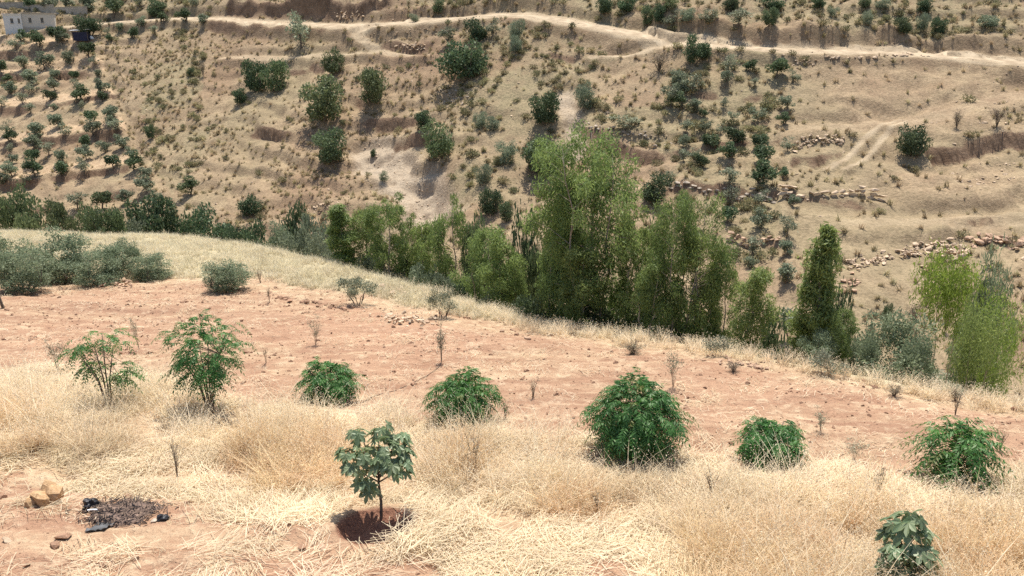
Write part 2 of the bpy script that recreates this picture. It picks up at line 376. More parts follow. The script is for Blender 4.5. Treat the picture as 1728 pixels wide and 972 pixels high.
# ground: cover masks are stored on the mesh, colour and fine relief come from nodes
def ground_mat():
    m, n, L = mat('ground')
    geo = N(n, 'ShaderNodeNewGeometry'); pos = geo.outputs['Position']
    c1 = N(n, 'ShaderNodeAttribute', attribute_name='cover'); s1 = N(n, 'ShaderNodeSeparateColor'); L.new(c1.outputs['Color'], s1.inputs[0])
    c2 = N(n, 'ShaderNodeAttribute', attribute_name='cover_more'); s2 = N(n, 'ShaderNodeSeparateColor'); L.new(c2.outputs['Color'], s2.inputs[0])
    def noise(scale, detail=4, rough=.6, stretch=None):
        x = N(n, 'ShaderNodeTexNoise'); x.inputs['Scale'].default_value = scale; x.inputs['Detail'].default_value = detail; x.inputs['Roughness'].default_value = rough
        if stretch:
            mp = N(n, 'ShaderNodeMapping'); mp.inputs['Scale'].default_value = stretch; L.new(pos, mp.inputs['Vector']); L.new(mp.outputs[0], x.inputs['Vector'])
        else: L.new(pos, x.inputs['Vector'])
        return x.outputs[0]
    def rng_(v, a, b, lo=0., hi=1.):
        x = N(n, 'ShaderNodeMapRange', i1=a, i2=b, i3=lo, i4=hi); L.new(v, x.inputs[0]); return x.outputs[0]
    def mul(a, b):
        x = N(n, 'ShaderNodeMath', operation='MULTIPLY'); L.new(a, x.inputs[0])
        if isinstance(b, float): x.inputs[1].default_value = b
        else: L.new(b, x.inputs[1])
        return x.outputs[0]
    def addm(a, b):
        x = N(n, 'ShaderNodeMath', operation='ADD'); L.new(a, x.inputs[0]); L.new(b, x.inputs[1]); return x.outputs[0]
    def mix(f, a, b):
        x = N(n, 'ShaderNodeMix', data_type='RGBA')
        if isinstance(f, float): x.inputs[0].default_value = f
        else: L.new(f, x.inputs[0])
        for s, v in ((6, a), (7, b)):
            if isinstance(v, tuple): x.inputs[s].default_value = (*v, 1)
            else: L.new(v, x.inputs[s])
        return x.outputs[2]
    big, med, fine, tiny = noise(.07, 4), noise(.55, 5), noise(3.2, 5, .7), noise(14, 4, .7)
    # hillside: dry grass over pinkish brown earth
    hill = mix(rng_(med, .38, .62), (.22, .155, .095), (.375, .28, .17))
    hill = mix(mul(rng_(fine, .45, .7), .6), hill, (.40, .32, .205))
    hill = mix(mul(rng_(big, .4, .6), .5), hill, (.295, .205, .13))
    big2 = noise(.045, 3)
    hill = mix(mul(rng_(big2, .5, .62), .45), hill, (.275, .23, .135))
    hill = mix(mul(rng_(big2, .46, .36), .6), hill, (.25, .16, .10))
    hill = mix(mul(rng_(fine, .5, .33), .75), hill, (.165, .135, .082))
    scrub = mix(rng_(fine, .35, .65), (.17, .145, .085), (.35, .28, .165))
    hill = mix(mul(s2.outputs[1], rng_(med, .3, .6, .35, 1.)), hill, scrub)
    # ploughed red soil of the near field
    stre = noise(1.0, 5, .65, (.35, 2.2, 1.))
    soil = mix(rng_(stre, .36, .64), (.295, .172, .108), (.44, .29, .185))
    soil = mix(mul(rng_(big, .42, .62), .45), soil, (.42, .245, .155))
    band = noise(.42, 4, .6, (.22, 2.4, 1.))
    soil = mix(mul(rng_(band, .5, .64), .55), soil, (.27, .155, .10))
    soil = mix(mul(rng_(fine, .52, .72), .65), soil, (.60, .46, .31))
    soil = mix(mul(rng_(tiny, .47, .32), .55), soil, (.25, .13, .085))
    straw = mix(rng_(fine, .36, .64), (.36, .24, .145), (.54, .41, .265))
    straw = mix(mul(rng_(tiny, .45, .30), .6), straw, (.30, .19, .10))
    green = mix(rng_(med, .35, .65), (.43, .37, .235), (.54, .47, .31))
    col = mix(s1.outputs[1], hill, soil)
    thr = addm(s1.outputs[0], mul(addm(fine, stre), .5))
    col = mix(rng_(thr, .78, 1.12), col, straw)
    col = mix(s2.outputs[2], col, green)
    pale = mix(rng_(fine, .35, .65), (.32, .25, .175), (.45, .365, .265))
    col = mix(rng_(addm(s2.outputs[0], mul(fine, .6)), .55, 1.0), col, pale)
    rd = mix(rng_(med, .35, .65), (.32, .245, .16), (.44, .35, .235))
    rd = mix(mul(rng_(fine, .5, .3), .3), rd, (.42, .31, .20))
    col = mix(rng_(addm(s1.outputs[2], mul(fine, .4)), .35, .85), col, rd)
    # bare cut earth where the ground is steep, dug fig soil with the crown's shadow darkened into its colour
    nz = N(n, 'ShaderNodeSeparateXYZ'); L.new(geo.outputs['Normal'], nz.inputs[0])
    steep = rng_(addm(nz.outputs[2], mul(fine, .12)), .88, .74)
    earth = mix(rng_(med, .35, .65), (.15, .095, .06), (.26, .172, .112))
    earth = mix(mul(rng_(fine, .5, .68), .4), earth, (.38, .27, .18))
    col = mix(mul(steep, c2.outputs['Alpha']), col, earth)
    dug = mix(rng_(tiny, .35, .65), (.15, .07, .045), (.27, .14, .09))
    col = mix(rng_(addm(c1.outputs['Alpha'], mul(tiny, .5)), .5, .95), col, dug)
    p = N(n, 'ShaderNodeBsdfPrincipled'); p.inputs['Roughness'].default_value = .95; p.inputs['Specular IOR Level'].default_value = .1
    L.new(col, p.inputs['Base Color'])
    b1 = N(n, 'ShaderNodeBump', i0=.7); b1.inputs['Distance'].default_value = .25; L.new(fine, b1.inputs['Height'])
    b2 = N(n, 'ShaderNodeBump', i0=.6); b2.inputs['Distance'].default_value = .06; L.new(tiny, b2.inputs['Height']); L.new(b1.outputs[0], b2.inputs['Normal'])
    L.new(b2.outputs[0], p.inputs['Normal'])
    o = N(n, 'ShaderNodeOutputMaterial'); L.new(p.outputs[0], o.inputs[0]); return m
M_GROUND = ground_mat()

# ------------------------------------------------------------------ cover polygons (photo outlines laid on the terrain as ground polygons)
def poly(pts): return np.array([near_plane_pt(*p)[:2] for p in pts])
def fpoly(pts): return np.array([PB(*p)[:2] for p in pts])
def inside(Pg, x, y):
    r = np.zeros(x.shape, bool); n = len(Pg)
    for i in range(n):
        (x0, y0), (x1, y1) = Pg[i], Pg[(i + 1) % n]
        if y0 == y1: continue
        c = ((y0 > y) != (y1 > y)) & (x < (x1 - x0) * (y - y0) / (y1 - y0) + x0); r ^= c
    return r
_SB = poly([(-500,590),(0,612),(130,622),(270,640),(330,672),(420,690),(520,686),(640,694),(730,716),(860,722),(1000,735),(1120,768),(1240,790),(1400,790),(1540,812),(1728,800),(2200,820)])
def straw_limit(x): return np.interp(x, _SB[:, 0], _SB[:, 1])
BARE = [poly([(-300,870),(0,868),(120,900),(340,885),(560,893),(640,935),(760,955),(780,1100),(-300,1100)]), poly([(-100,790),(60,800),(150,835),(300,835),(360,880),(140,905),(-100,890)]), poly([(-100,690),(20,700),(30,740),(-100,745)]), poly([(830,690),(1000,700),(1000,735),(880,745)]), poly([(600,690),(720,700),(700,735),(620,725)]), poly([(960,955),(1080,950),(1130,1000),(960,1010)])]
ST_PALE = [poly(p) for p in ([(-300,640),(270,645),(420,700),(330,770),(100,775),(-300,760)], [(420,690),(740,712),(720,765),(600,765),(430,735)], [(740,735),(1000,735),(1050,790),(1020,850),(900,870),(760,840),(700,790)], [(1010,805),(1200,805),(1540,840),(1728,835),(1950,850),(1950,1100),(1300,1100),(1180,900),(1020,860)], [(420,730),(590,730),(600,790),(430,790)])]
ST_GOLD = [poly(p) for p in ([(400,750),(590,745),(600,832),(430,835),(390,790)], [(1170,905),(1330,890),(1420,930),(1400,1100),(1150,1100)], [(1540,900),(1728,890),(1950,900),(1950,1100),(1520,1100)], [(1430,820),(1500,820),(1500,880),(1440,890)], [(-40,690),(70,700),(90,760),(-60,790)], [(930,835),(1010,840),(1010,880),(920,870)], [(730,770),(830,770),(830,830),(740,830)])]
SCRUBS = [fpoly(p) for p in ([(770,60),(930,40),(1040,95),(960,140),(950,240),(970,330),(860,380),(760,330),(760,230),(790,150)], [(0,-40),(0,20),(160,30),(340,15),(660,-10),(640,-40)], [(690,10),(760,0),(1100,60),(1560,60),(1728,60),(1728,-50),(690,-50)], [(230,110),(330,100),(370,200),(300,330),(250,260)], [(980,170),(1150,190),(1140,250),(980,215)], [(1140,100),(1300,100),(1330,420),(1240,440),(1130,300)])]
BAREHILL = [fpoly(p) for p in ([(1340,110),(1728,130),(1728,200),(1560,240),(1340,240)], [(1350,260),(1728,240),(1728,340),(1500,340)], [(1330,345),(1728,380),(1728,430),(1430,440),(1340,430)])]
def soft_in(polys, x, y, wob=1.0, sc=2.0, seed=70):
    xx = x + wob * fbm(x / sc, y / sc, seed, 3); yy = y + wob * fbm(x / sc, y / sc, seed + 9, 3)
    r = np.zeros(x.shape, bool)
    for p in polys: r |= inside(p, xx, yy)
    return r
def straw_mask(x, y):
    lim = straw_limit(x) + .9 * fbm(x / 1.3, y / 1.3, 61, 3)
    s = sstep(.35, -.35, y - lim)
    return s * np.where(soft_in(BARE, x, y, .4, .6), .12, 1.0)

# ------------------------------------------------------------------ terrain mesh
az = np.concatenate([np.linspace(-62, -36, 40, endpoint=False), np.linspace(-36, 36, 640), np.linspace(36, 62, 41)[1:]])
rr = np.concatenate([np.geomspace(2.0, 56, 330, endpoint=False), np.linspace(56, 205, 400, endpoint=False), np.linspace(205, 330, 30)])
A_, R_ = np.meshgrid(np.radians(az), rr)
gx, gy = (R_ * np.sin(A_)).ravel(), (R_ * np.cos(A_)).ravel()
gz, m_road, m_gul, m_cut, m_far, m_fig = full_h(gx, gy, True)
nr, na = len(rr), len(az)
i, j = np.meshgrid(np.arange(nr - 1), np.arange(na - 1), indexing='ij')
F = np.stack([i * na + j, i * na + j + 1, (i + 1) * na + j + 1, (i + 1) * na + j], -1).reshape(-1, 4)
F = F[:, ::-1]
ter = np_mesh('terrain', np.stack([gx, gy, gz + CAMZ], 1), F, None, [M_GROUND], smooth=True)
b = gy - y_edge(gx)
m_soil = sstep(3.0, -1.0, b)
m_straw = straw_mask(gx, gy) * m_soil
fieldtop = np.interp(gx, *np.array([near_plane_pt(*p)[:2] for p in [(-500,478),(0,478),(160,470),(290,468),(420,468),(520,488),(640,505),(760,535),(880,545),(1000,555),(1250,605),(1500,650),(1620,650),(1728,668),(2200,720)]]).T)
m_green = sstep(-.6, 1.2, gy - fieldtop + 1.5 * fbm(gx / 3, gy / 3, 81, 3)) * (1 - m_far)
edge_straw = np.exp(-((b + .6) / 1.1) ** 2) * sstep(-2, 4, gx) * .95
m_straw = np.maximum(np.maximum(m_straw, .55 * np.exp(-((gy - fieldtop + .9) / 1.6) ** 2) * m_soil), edge_straw)
m_straw = np.maximum(m_straw, (.28 + .35 * fbm(gx / 2.5, gy / .9, 83, 3)) * m_soil)
m_scrub = soft_in(SCRUBS, gx, gy, 3.0, 5.0, 75) * np.clip(.65 + 1.2 * fbm(gx / 6, gy / 6, 77, 3), 0, 1)
m_scrub = np.maximum(m_scrub, 0)
barehill = soft_in(BAREHILL, gx, gy, 3.0, 6.0, 78)
orch = inside(fpoly([(-400,70),(160,60),(240,290),(260,345),(-400,360)]), gx, gy)
m_bench = np.zeros(len(gx)); so_ = np.where(orch)[0]
for L in TERR:
    d_, s_, u_ = seg_dist(gx[so_], gy[so_], L); sd_ = d_ * s_ + 1.2 * fbm(gx[so_] * .25, gy[so_] * .25, 15, 3)
    m_bench[so_] = np.maximum(m_bench[so_], sstep(.2, 1.0, sd_) * sstep(5.0, 2.6, sd_))
cov = np.zeros((len(gx), 4), np.float32); cov2 = np.zeros((len(gx), 4), np.float32)
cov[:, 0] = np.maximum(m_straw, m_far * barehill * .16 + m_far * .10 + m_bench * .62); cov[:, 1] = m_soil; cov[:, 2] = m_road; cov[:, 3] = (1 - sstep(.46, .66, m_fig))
cov2[:, 0] = m_gul; cov2[:, 1] = m_scrub * m_far; cov2[:, 2] = m_green; cov2[:, 3] = m_far * np.clip(.25 + m_cut, 0, 1) * (1 - .8 * m_road)
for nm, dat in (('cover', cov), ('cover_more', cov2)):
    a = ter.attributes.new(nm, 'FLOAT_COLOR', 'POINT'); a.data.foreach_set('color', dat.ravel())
obj('terrain', ter, kind='structure', label='sloping red soil field and the dry grassy hillside across the ravine')
#@@OBJECTS
# ------------------------------------------------------------------ the dirt road, a sheet laid just above the carved bed
def draped_strip(pts, half, n, lift, wob, wide=None):
    L = np.array([PB(*p)[:2] for p in pts]); ln = np.concatenate([[0], np.cumsum(np.linalg.norm(np.diff(L, axis=0), axis=1))])
    s = np.linspace(0, ln[-1], n); x, y = np.interp(s, ln, L[:, 0]), np.interp(s, ln, L[:, 1])
    k = np.ones(9) / 9; x = np.convolve(np.pad(x, 4, 'edge'), k, 'valid'); y = np.convolve(np.pad(y, 4, 'edge'), k, 'valid')
    tx, ty = np.gradient(x), np.gradient(y); l = np.hypot(tx, ty); nx, ny = -ty / l, tx / l
    us = np.linspace(-1, 1, 7); V = []
    if wide is not None: half = np.interp(s / ln[-1], *wide)
    for u in us:
        h = half * (1 + wob * vnoise(s * .35 + 7 * np.sign(u), s * 0 + 3., 91) * (abs(u) > .6) + wob * .6 * vnoise(s * 1.6 + 7 * np.sign(u), s * 0 + 3., 92) * (abs(u) > .9))
        px, py = x + nx * h * u, y + ny * h * u
        V.append(np.stack([px, py, np.minimum(full_h(px, py), full_h(x, y) + .12 + .5 * np.abs(u) * h) + lift * (1 - .9 * (abs(u) > .9)) + CAMZ], 1))
    V = np.stack(V, 1); i, j = np.meshgrid(np.arange(n - 1), np.arange(6), indexing='ij')
    F = np.stack([i * 7 + j, (i + 1) * 7 + j, (i + 1) * 7 + j + 1, i * 7 + j + 1], -1).reshape(-1, 4)[:, ::-1]
    return V.reshape(-1, 3), F
M_ROAD = solid_mat('dirt_road', (.31, .235, .152), (.47, .375, .255), .8, .95, .4, .05, detail=8)
V_, F_ = draped_strip(ROAD_PX[1:], 1.25, 420, .05, .9, ([0, .2, .27, .45, .52, .62, .7, 1], [.7, .8, 1.6, 1.6, .9, 1.0, 1.45, 1.5]))
obj('dirt_road', np_mesh('dirt_road', V_, F_, None, [M_ROAD], smooth=True), kind='structure', label='pale dirt road winding across the top of the far hillside')

# ------------------------------------------------------------------ foliage prototypes
def sphere_dirs(n): return unit(rng.normal(size=(n, 3)))
def cloud(mb, n, lobes, leaf, aspect, droop=0., shell=.55, out=.5, jit=.25, tint_up=.0):
    """n leaves spread over the lobes (centre xyz, radii xyz): uneven clumps with gaps between them"""
    lobes = np.asarray(lobes, float); w = (lobes[:, 3] * lobes[:, 5]); w /= w.sum()
    k = rng.choice(len(lobes), n, p=w); d = sphere_dirs(n)
    r = (shell + (1 - shell) * rng.random(n)) * np.where(rng.random(n) < .12, 1 + jit * rng.random(n) * 2, 1)
    c = lobes[k, :3] + d * lobes[k, 3:] * r[:, None]
    a = unit(rng.normal(size=(n, 3)) * .6 + d * out + np.array([0, 0, -droop]))
    b = unit(np.cross(a, rng.normal(size=(n, 3))))
    ln = leaf * (.7 + .6 * rng.random(n)); lt = rng.random(len(lobes))[k]
    mb.leaves(c, a, b, ln, ln * aspect, np.clip(.15 + .45 * rng.random(n) + .4 * lt, 0, 1))
def extent(mb):
    V = np.concatenate(mb.V); return float(np.percentile(V[:, 2], 99.3)), float(np.mean([np.percentile(V[:, k], 98.5) - np.percentile(V[:, k], 1.5) for k in (0, 1)]))
def limbs(mb, base_r, fork_z, lobes, lean=.06, n=5, stems=1, spread=.05):
    roots = []
    for s in range(stems):
        th = 2 * math.pi * s / stems + rng.random(); o = np.array([math.cos(th), math.sin(th), 0]) * spread * (stems > 1)
        top = np.array([rng.normal() * lean, rng.normal() * lean, fork_z]) + o * 3
        p = np.linspace(0, 1, 5)[:, None]; path = o + (top - o) * p; path[1:-1, :2] += rng.normal(size=(3, 2)) * lean * .25; path[0, 2] = -.12 * fork_z - .03
        mb.tube(path, base_r / math.sqrt(stems) * np.array([1.35, 1.0, .88, .78, .68]), n); roots.append(path[-1])
    for l in lobes:
        b = min(roots, key=lambda q: np.linalg.norm(q[:2] - l[:2])); e = np.asarray(l[:3], float); m = (b + e) / 2 + rng.normal(size=3) * .05 * np.linalg.norm(e - b)
        q = base_r * .5 / math.sqrt(stems); mb.tube([b - (0, 0, .02), m, e], [q, q * .6, q * .25], max(3, n - 2))
PROTO = {}
def proto(key, variants): PROTO[key] = variants
def make_round(tag_, H, Wd, n, leaf, aspect, lm, nl, base, base_r, droop=0., stems=1, squash=1., shell=.5, bark=None, rl=(.30, .46), up=.5):
    """rounded tree or bush of height H and width Wd: lobes round the crown's volume on forked limbs"""
    lobes = []
    cz = base + (H - base) * .52; rz = (H - base) * .5; rx = Wd * .5
    for q in range(nl):
        d = sphere_dirs(1)[0]; d[2] = d[2] * .95 + .03; rr_ = .35 + .4 * rng.random(); s = rl[0] + (rl[1] - rl[0]) * rng.random()
        lobes.append([d[0] * rx * rr_ * 1.25, d[1] * rx * rr_ * 1.25, cz + d[2] * rz * rr_ * 1.2, rx * s * 1.15, rx * s * 1.15, rz * s * squash])
    if base < .05:
        for q in range(7): lobes.append([math.cos(q * .9 + rng.random() * .4) * rx * .45, math.sin(q * .9 + rng.random() * .4) * rx * .45, H * (.16 + .12 * rng.random()), rx * .32, rx * .32, H * .17])
    lobes.append([0, 0, cz, rx * .5, rx * .5, rz * .55])
    mb = MB(); cloud(mb, n, lobes, leaf, aspect, droop, shell, up)
    tb = MB(); limbs(tb, base_r, base + (H - base) * .22, lobes[:-1][:7], .05 * Wd, 5, stems, .08 * Wd)
    H, Wd = extent(mb); return dict(H=H, W=Wd, crown=mb.mesh(tag_ + '_crown', [lm]), trunk=tb.mesh(tag_ + '_trunk', [bark or M_BARK], True))
def make_euc(tag_, H, Wd, n, leaf, lm, stems, nl, base, spread=.16, rl=(.12, .21), droop=.8, low=.68, cone=0.):
    """tall wispy tree: slim stems that part upward, steep branches, hanging leaf sprays"""
    lobes = []; tb = MB(); roots = []
    for s in range(stems):
        th = 2 * math.pi * s / stems + rng.random() * .8; o = np.array([math.cos(th), math.sin(th), 0.]) * .04 * Wd * (stems > 1); d = np.array([math.cos(th), math.sin(th), 0.])
        t_ = np.linspace(0, 1, 8)[:, None]; hs = H * (.93 if s == 0 else low + (.94 - low) * rng.random()); top = o + d * spread * Wd * (stems > 1) * (.6 if s == 0 else 1.1) + np.array([0, 0, hs])
        path = o * (1 - t_) + top * t_; path[:, :2] += d[:2] * (np.sin(np.linspace(0, math.pi, 8)) * .05 * Wd)[:, None]; path[1:-1, :2] += rng.normal(size=(6, 2)) * .010 * H; path[0, 2] = -.6
        r0 = .011 * H / math.sqrt(stems) + .014
        tb.tube(path, np.linspace(1.25, .12, 8) * r0, 6); roots.append((path, r0))
    for q in range(nl):
        path, r0 = roots[q % stems]; f = base / H + (1 - base / H) * ((q + rng.random()) / nl) ** .85; f = min(f, .96)
        b = np.array([np.interp(f, np.linspace(0, 1, 8), path[:, k]) for k in range(3)])
        g = max(.02, (f - base / H) / (1 - base / H)); prof = min(1.0, .45 + 1.3 * g) * math.sqrt(max(.05, 1 - (max(g - .45, 0) / .60) ** 2))
        prof *= 1 - cone * g
        th = rng.random() * 2 * math.pi; rad = Wd * .40 * prof * math.sqrt(.08 + .92 * rng.random())
        e = b + np.array([math.cos(th) * rad, math.sin(th) * rad, rad * (.25 + .45 * rng.random())])
        m = (b + e) / 2 + np.array([0, 0, .10 * rad])
        tb.tube([b, m, e], [r0 * .4 * (1.25 - f), r0 * .25 * (1.25 - f), .006], 4)
        s = Wd * (rl[0] + (rl[1] - rl[0]) * rng.random() ** 1.5) * (.65 + .35 * prof)
        lobes.append([e[0], e[1], e[2] - s * .2, s, s, s * (.8 + .6 * rng.random())])
    mb = MB(); cloud(mb, n, lobes, leaf, .23, droop, .4, .35, .35)
    H, Wd = extent(mb); return dict(H=H, W=Wd, crown=mb.mesh(tag_ + '_crown', [lm]), trunk=tb.mesh(tag_ + '_trunk', [M_PALEBARK], True))
def make_twiggy(tag_, H, Wd, stems, twigs, leaf, nleaf, lm, sr=.008):
    """thin dry seedling: a spray of bare stems with a few small leaves"""
    tb, mb = MB(), MB(); cs = []
    for s in range(stems):
        th = rng.random() * 6.283; sp = Wd * .42 * math.sqrt(rng.random()); h = H * (.6 + .4 * rng.random())
        e = np.array([math.cos(th) * sp, math.sin(th) * sp, h]); m = e * .5 + np.array([-e[0] * .15, -e[1] * .15, .06 * H])
        tb.tube([(0, 0, -.05), m, e], [sr * 1.4, sr, sr * .4], 4); cs.append(e)
        for t in range(twigs):
            f = .35 + .6 * rng.random(); b = m + (e - m) * (f * 2 - 1) if f > .5 else m * (f * 2); q = b + rng.normal(size=3) * .12 * Wd + np.array([0, 0, .09 * H])
            tb.tube([b, q], [sr * .6, sr * .3], 3); cs.append(q); cs.append((b + q) / 2)
    cs = np.array(cs); k = rng.integers(0, len(cs), nleaf); c = cs[k] + rng.normal(size=(nleaf, 3)) * .06 * Wd
    a = unit(rng.normal(size=(nleaf, 3)) + np.array([0, 0, .5])); bb = unit(np.cross(a, rng.normal(size=(nleaf, 3))))
    mb.leaves(c, a, bb, leaf * (.6 + .8 * rng.random(nleaf)), leaf * .35, rng.random(nleaf))
    return dict(H=H, W=Wd, crown=mb.mesh(tag_ + '_leaves', [lm]), trunk=tb.mesh(tag_ + '_stems', [M_BARK], False), parts=('leaves', 'stems'))
proto('olive', [make_round('olive', 2.6, 2.3, 1000, .26, .5, M_OLIVE, 9, .25, .09) for _ in range(5)])
proto('oliveb', [make_round('olive', 2.4, 2.3, 1000, .25, .5, M_DARK, 9, .25, .09) for _ in range(3)])
proto('paleolive', [make_round('paleolive', 2.6, 2.4, 520, .24, .45, M_OLIVE2, 8, .3, .07, shell=.3) for _ in range(3)])
proto('youngolive', [make_round('youngolive', 2.4, 1.7, 420, .21, .45, M_OLIVE, 7, .6, .05, shell=.4) for _ in range(3)])
proto('bush', [make_round('bush', 3.0, 3.8, 2700, .25, .5, M_MID, 15, .0, .12, stems=3) for _ in range(3)])
proto('darkbush', [make_round('darkbush', 3.2, 3.8, 3000, .25, .55, M_DARK, 15, .0, .13, stems=2) for _ in range(4)])
proto('greybush', [make_round('greybush', 2.4, 3.2, 2700, .19, .42, M_OLIVE, 14, .0, .09, stems=3) for _ in range(3)])
proto('bigtree', [make_round('bigtree', 4.0, 4.6, 4400, .24, .55, M_DARK, 20, .2, .16, stems=2, rl=(.24, .4)) for _ in range(3)])
proto('bigmid', [make_round('bigmid', 4.0, 4.6, 4400, .24, .5, M_MID, 20, .2, .14, stems=2, rl=(.24, .4)) for _ in range(2)])
proto('nearolive', [make_round('nearolive', 2.4, 2.6, 9500, .10, .36, M_NOLIVE, 30, .0, .075, stems=3, rl=(.17, .30), shell=.45, up=1.0) for _ in range(4)])
proto('sparseolive', [make_round('sparseolive', 1.6, 1.5, 2600, .08, .32, M_OLIVE2, 14, .25, .045, stems=6, rl=(.22, .36), shell=.25, up=.9) for _ in range(2)])
proto('euc', [make_euc('euc', 6.0, 2.8, 9000, .18, M_EUC, 1 + q % 3, 40, .6) for q in range(4)])
proto('eucbig', [make_euc('eucbig', 8.5, 4.6, 25000, .175, M_EUC, 4, 88, .5, .22, (.09, .16), .7, .86), make_euc('eucbig', 7.5, 4.6, 23000, .175, M_EUC, 4, 80, .5, .22, (.09, .16), .7, .84)])
proto('eucnarrow', [make_euc('eucnarrow', 6.5, 1.7, 9000, .18, M_EUC, 1, 74, .4, rl=(.15, .25), cone=.66) for _ in range(2)])
proto('lime', [make_euc('lime', 4.2, 4.0, 6400, .18, M_LIME, 3, 34, 1.0, .2, (.14, .22), .6) for _ in range(2)])
proto('ygreen', [make_euc('ygreen', 4.2, 3.8, 6400, .18, M_EUC, 3, 26, 1.3, .24, (.17, .27), .5)])
proto('limetop', [make_euc('limetop', 4.4, 3.0, 5600, .17, M_LIME, 2, 24, 3.1, .16, (.17, .26), .35)])
proto('sage', [make_round('sage', .9, 1.2, 900, .085, .35, M_SAGE, 8, .05, .02, stems=5, shell=.3) for _ in range(2)])
proto('drybush', [make_twiggy('drybush', 1.8, 2.0, 16, 9, .13, 420, M_DRY, .016) for _ in range(2)])
proto('seedling', [make_twiggy('seedling', 1.0, .6, 7, 10, .05, 420, M_SAGE, .0035) for _ in range(3)])
proto('dryseed', [make_twiggy('dryseed', .8, .6, 6, 5, .05, 90, M_DRY, .007) for _ in range(2)])
_use = {}
def plant(name, key, base, H, Wd, label, cat, group=None, v=None):
    vs = PROTO[key]; i = _use[key] = _use.get(key, -1) + 1; p = vs[(i if v is None else v) % len(vs)]
    jit = 1 + .0 * rng.random()
    t = thing(name, label, cat, (base[0], base[1], base[2] + CAMZ - .03), (rng.normal() * .03, rng.normal() * .03, rng.random() * 6.283), (Wd / p['W'], Wd / p['W'], H / p['H'] * jit), group)
    cn, tn = p.get('parts', ('crown', 'trunk'))
    obj(tn, p['trunk'], t); obj(cn, p['crown'], t); return t
def stand(name, key, px, ybase, ytop, wpx, label, cat, group=None, extra=None, v=None, fn=P):
    """plant placed where the photo shows its foot; its height and width follow from the distance"""
    b = E(px, extra) if extra is not None else fn(px, ybase)
    t = b[1] * CP - b[2] * SP                                       # depth along the view axis
    top = ray(px, ytop) * (b[1] / ray(px, ytop)[1])
    H = max(.3, top[2] - b[2]); Wd = wpx * t / FPX
    if extra is None: H = min(H * 1.0, 30)
    return plant(name, key, b, H, Wd, label, cat, group, v)
ORD = ['first', 'second', 'third', 'fourth', 'fifth', 'sixth', 'seventh', 'eighth', 'ninth', 'tenth', 'eleventh', 'twelfth', 'thirteenth', 'fourteenth', 'fifteenth', 'sixteenth']

# ------------------------------------------------------------------ left orchard, terrace by terrace (photo centre of each crown, width)
def orchard(rows, keys, group):
    for desc, items in rows:
        for k, it in enumerate(sorted(items)):
            x, y, w = it[:3]; key = it[3] if len(it) > 3 else keys[(k + len(desc)) % len(keys)]; w = w * 1.14; h = w * 1.0 * (1.05 if key != 'youngolive' else 1.3)
            if key == 'paleolive': nm, ad = 'olive_tree', 'pale grey olive tree'
            elif key == 'youngolive': nm, ad = 'olive_tree', 'slim young olive tree'
            elif key == 'oliveb': nm, ad = 'olive_tree', 'dark green olive tree'
            else: nm, ad = 'olive_tree', 'small olive tree'
            stand(nm, key, x, y + h * .55, y - h * .5, w, f'{ad}, {ORD[k]} from left {desc}', 'tree', group)
LEFT = [
 ('above the long boundary wall', [(55,3,20),(87,4,22),(115,4,16),(150,5,22),(193,12,24,'oliveb'),(237,3,14,'paleolive')]),
 ('right below the white house', [(28,70,22),(38,60,18),(67,64,22,'oliveb'),(97,57,22,'oliveb'),(106,63,18)]),
 ('between the dark shelter and the road', [(181,52,11),(187,63,11,'oliveb'),(204,45,12),(225,55,16,'oliveb'),(260,50,13),(240,35,14),(277,30,14),(313,25,19,'oliveb'),(343,32,15)]),
 ('on the second terrace below the white house', [(3,112,18),(41,104,18),(75,101,24),(118,96,18),(150,83,20,'oliveb'),(160,100,14,'paleolive')]),
 ('on the third terrace below the white house', [(13,132,13),(18,147,17),(53,130,22),(56,146,17),(92,126,15),(93,142,18),(85,160,16),(128,127,13,'oliveb'),(130,142,18),(136,157,24),(167,123,11),(172,144,20),(173,162,15,'oliveb'),(3,170,16),(38,165,16,'paleolive')]),
 ('on the fourth terrace below the white house', [(50,182,15,'paleolive'),(92,180,10),(100,204,20),(110,220,18,'paleolive'),(152,197,18),(157,214,22),(187,190,20),(188,203,16),(198,212,18),(138,176,12,'paleolive')]),
 ('on the fifth terrace below the white house', [(14,213,18),(17,228,19),(62,220,22),(60,240,21),(83,250,18,'paleolive'),(143,238,18),(146,257,21),(177,247,16),(207,238,20),(17,249,14,'paleolive')]),
 ('on the lowest olive terrace at the left', [(21,268,13),(21,285,22),(59,262,18),(59,281,25,'oliveb'),(105,263,18),(103,284,22,'oliveb'),(143,278,23),(192,273,19),(222,257,16),(226,272,24,'oliveb'),(7,302,18),(50,298,18)]),
 ('along the foot of the olive terraces', [(242,293,18),(248,310,24),(322,312,26),(212,331,20),(173,337,24),(133,338,24,'paleolive'),(92,346,15,'oliveb'),(260,328,20)]),
]
orchard(LEFT, ['olive', 'olive', 'paleolive', 'oliveb', 'olive'], 'olive trees of the left orchard')
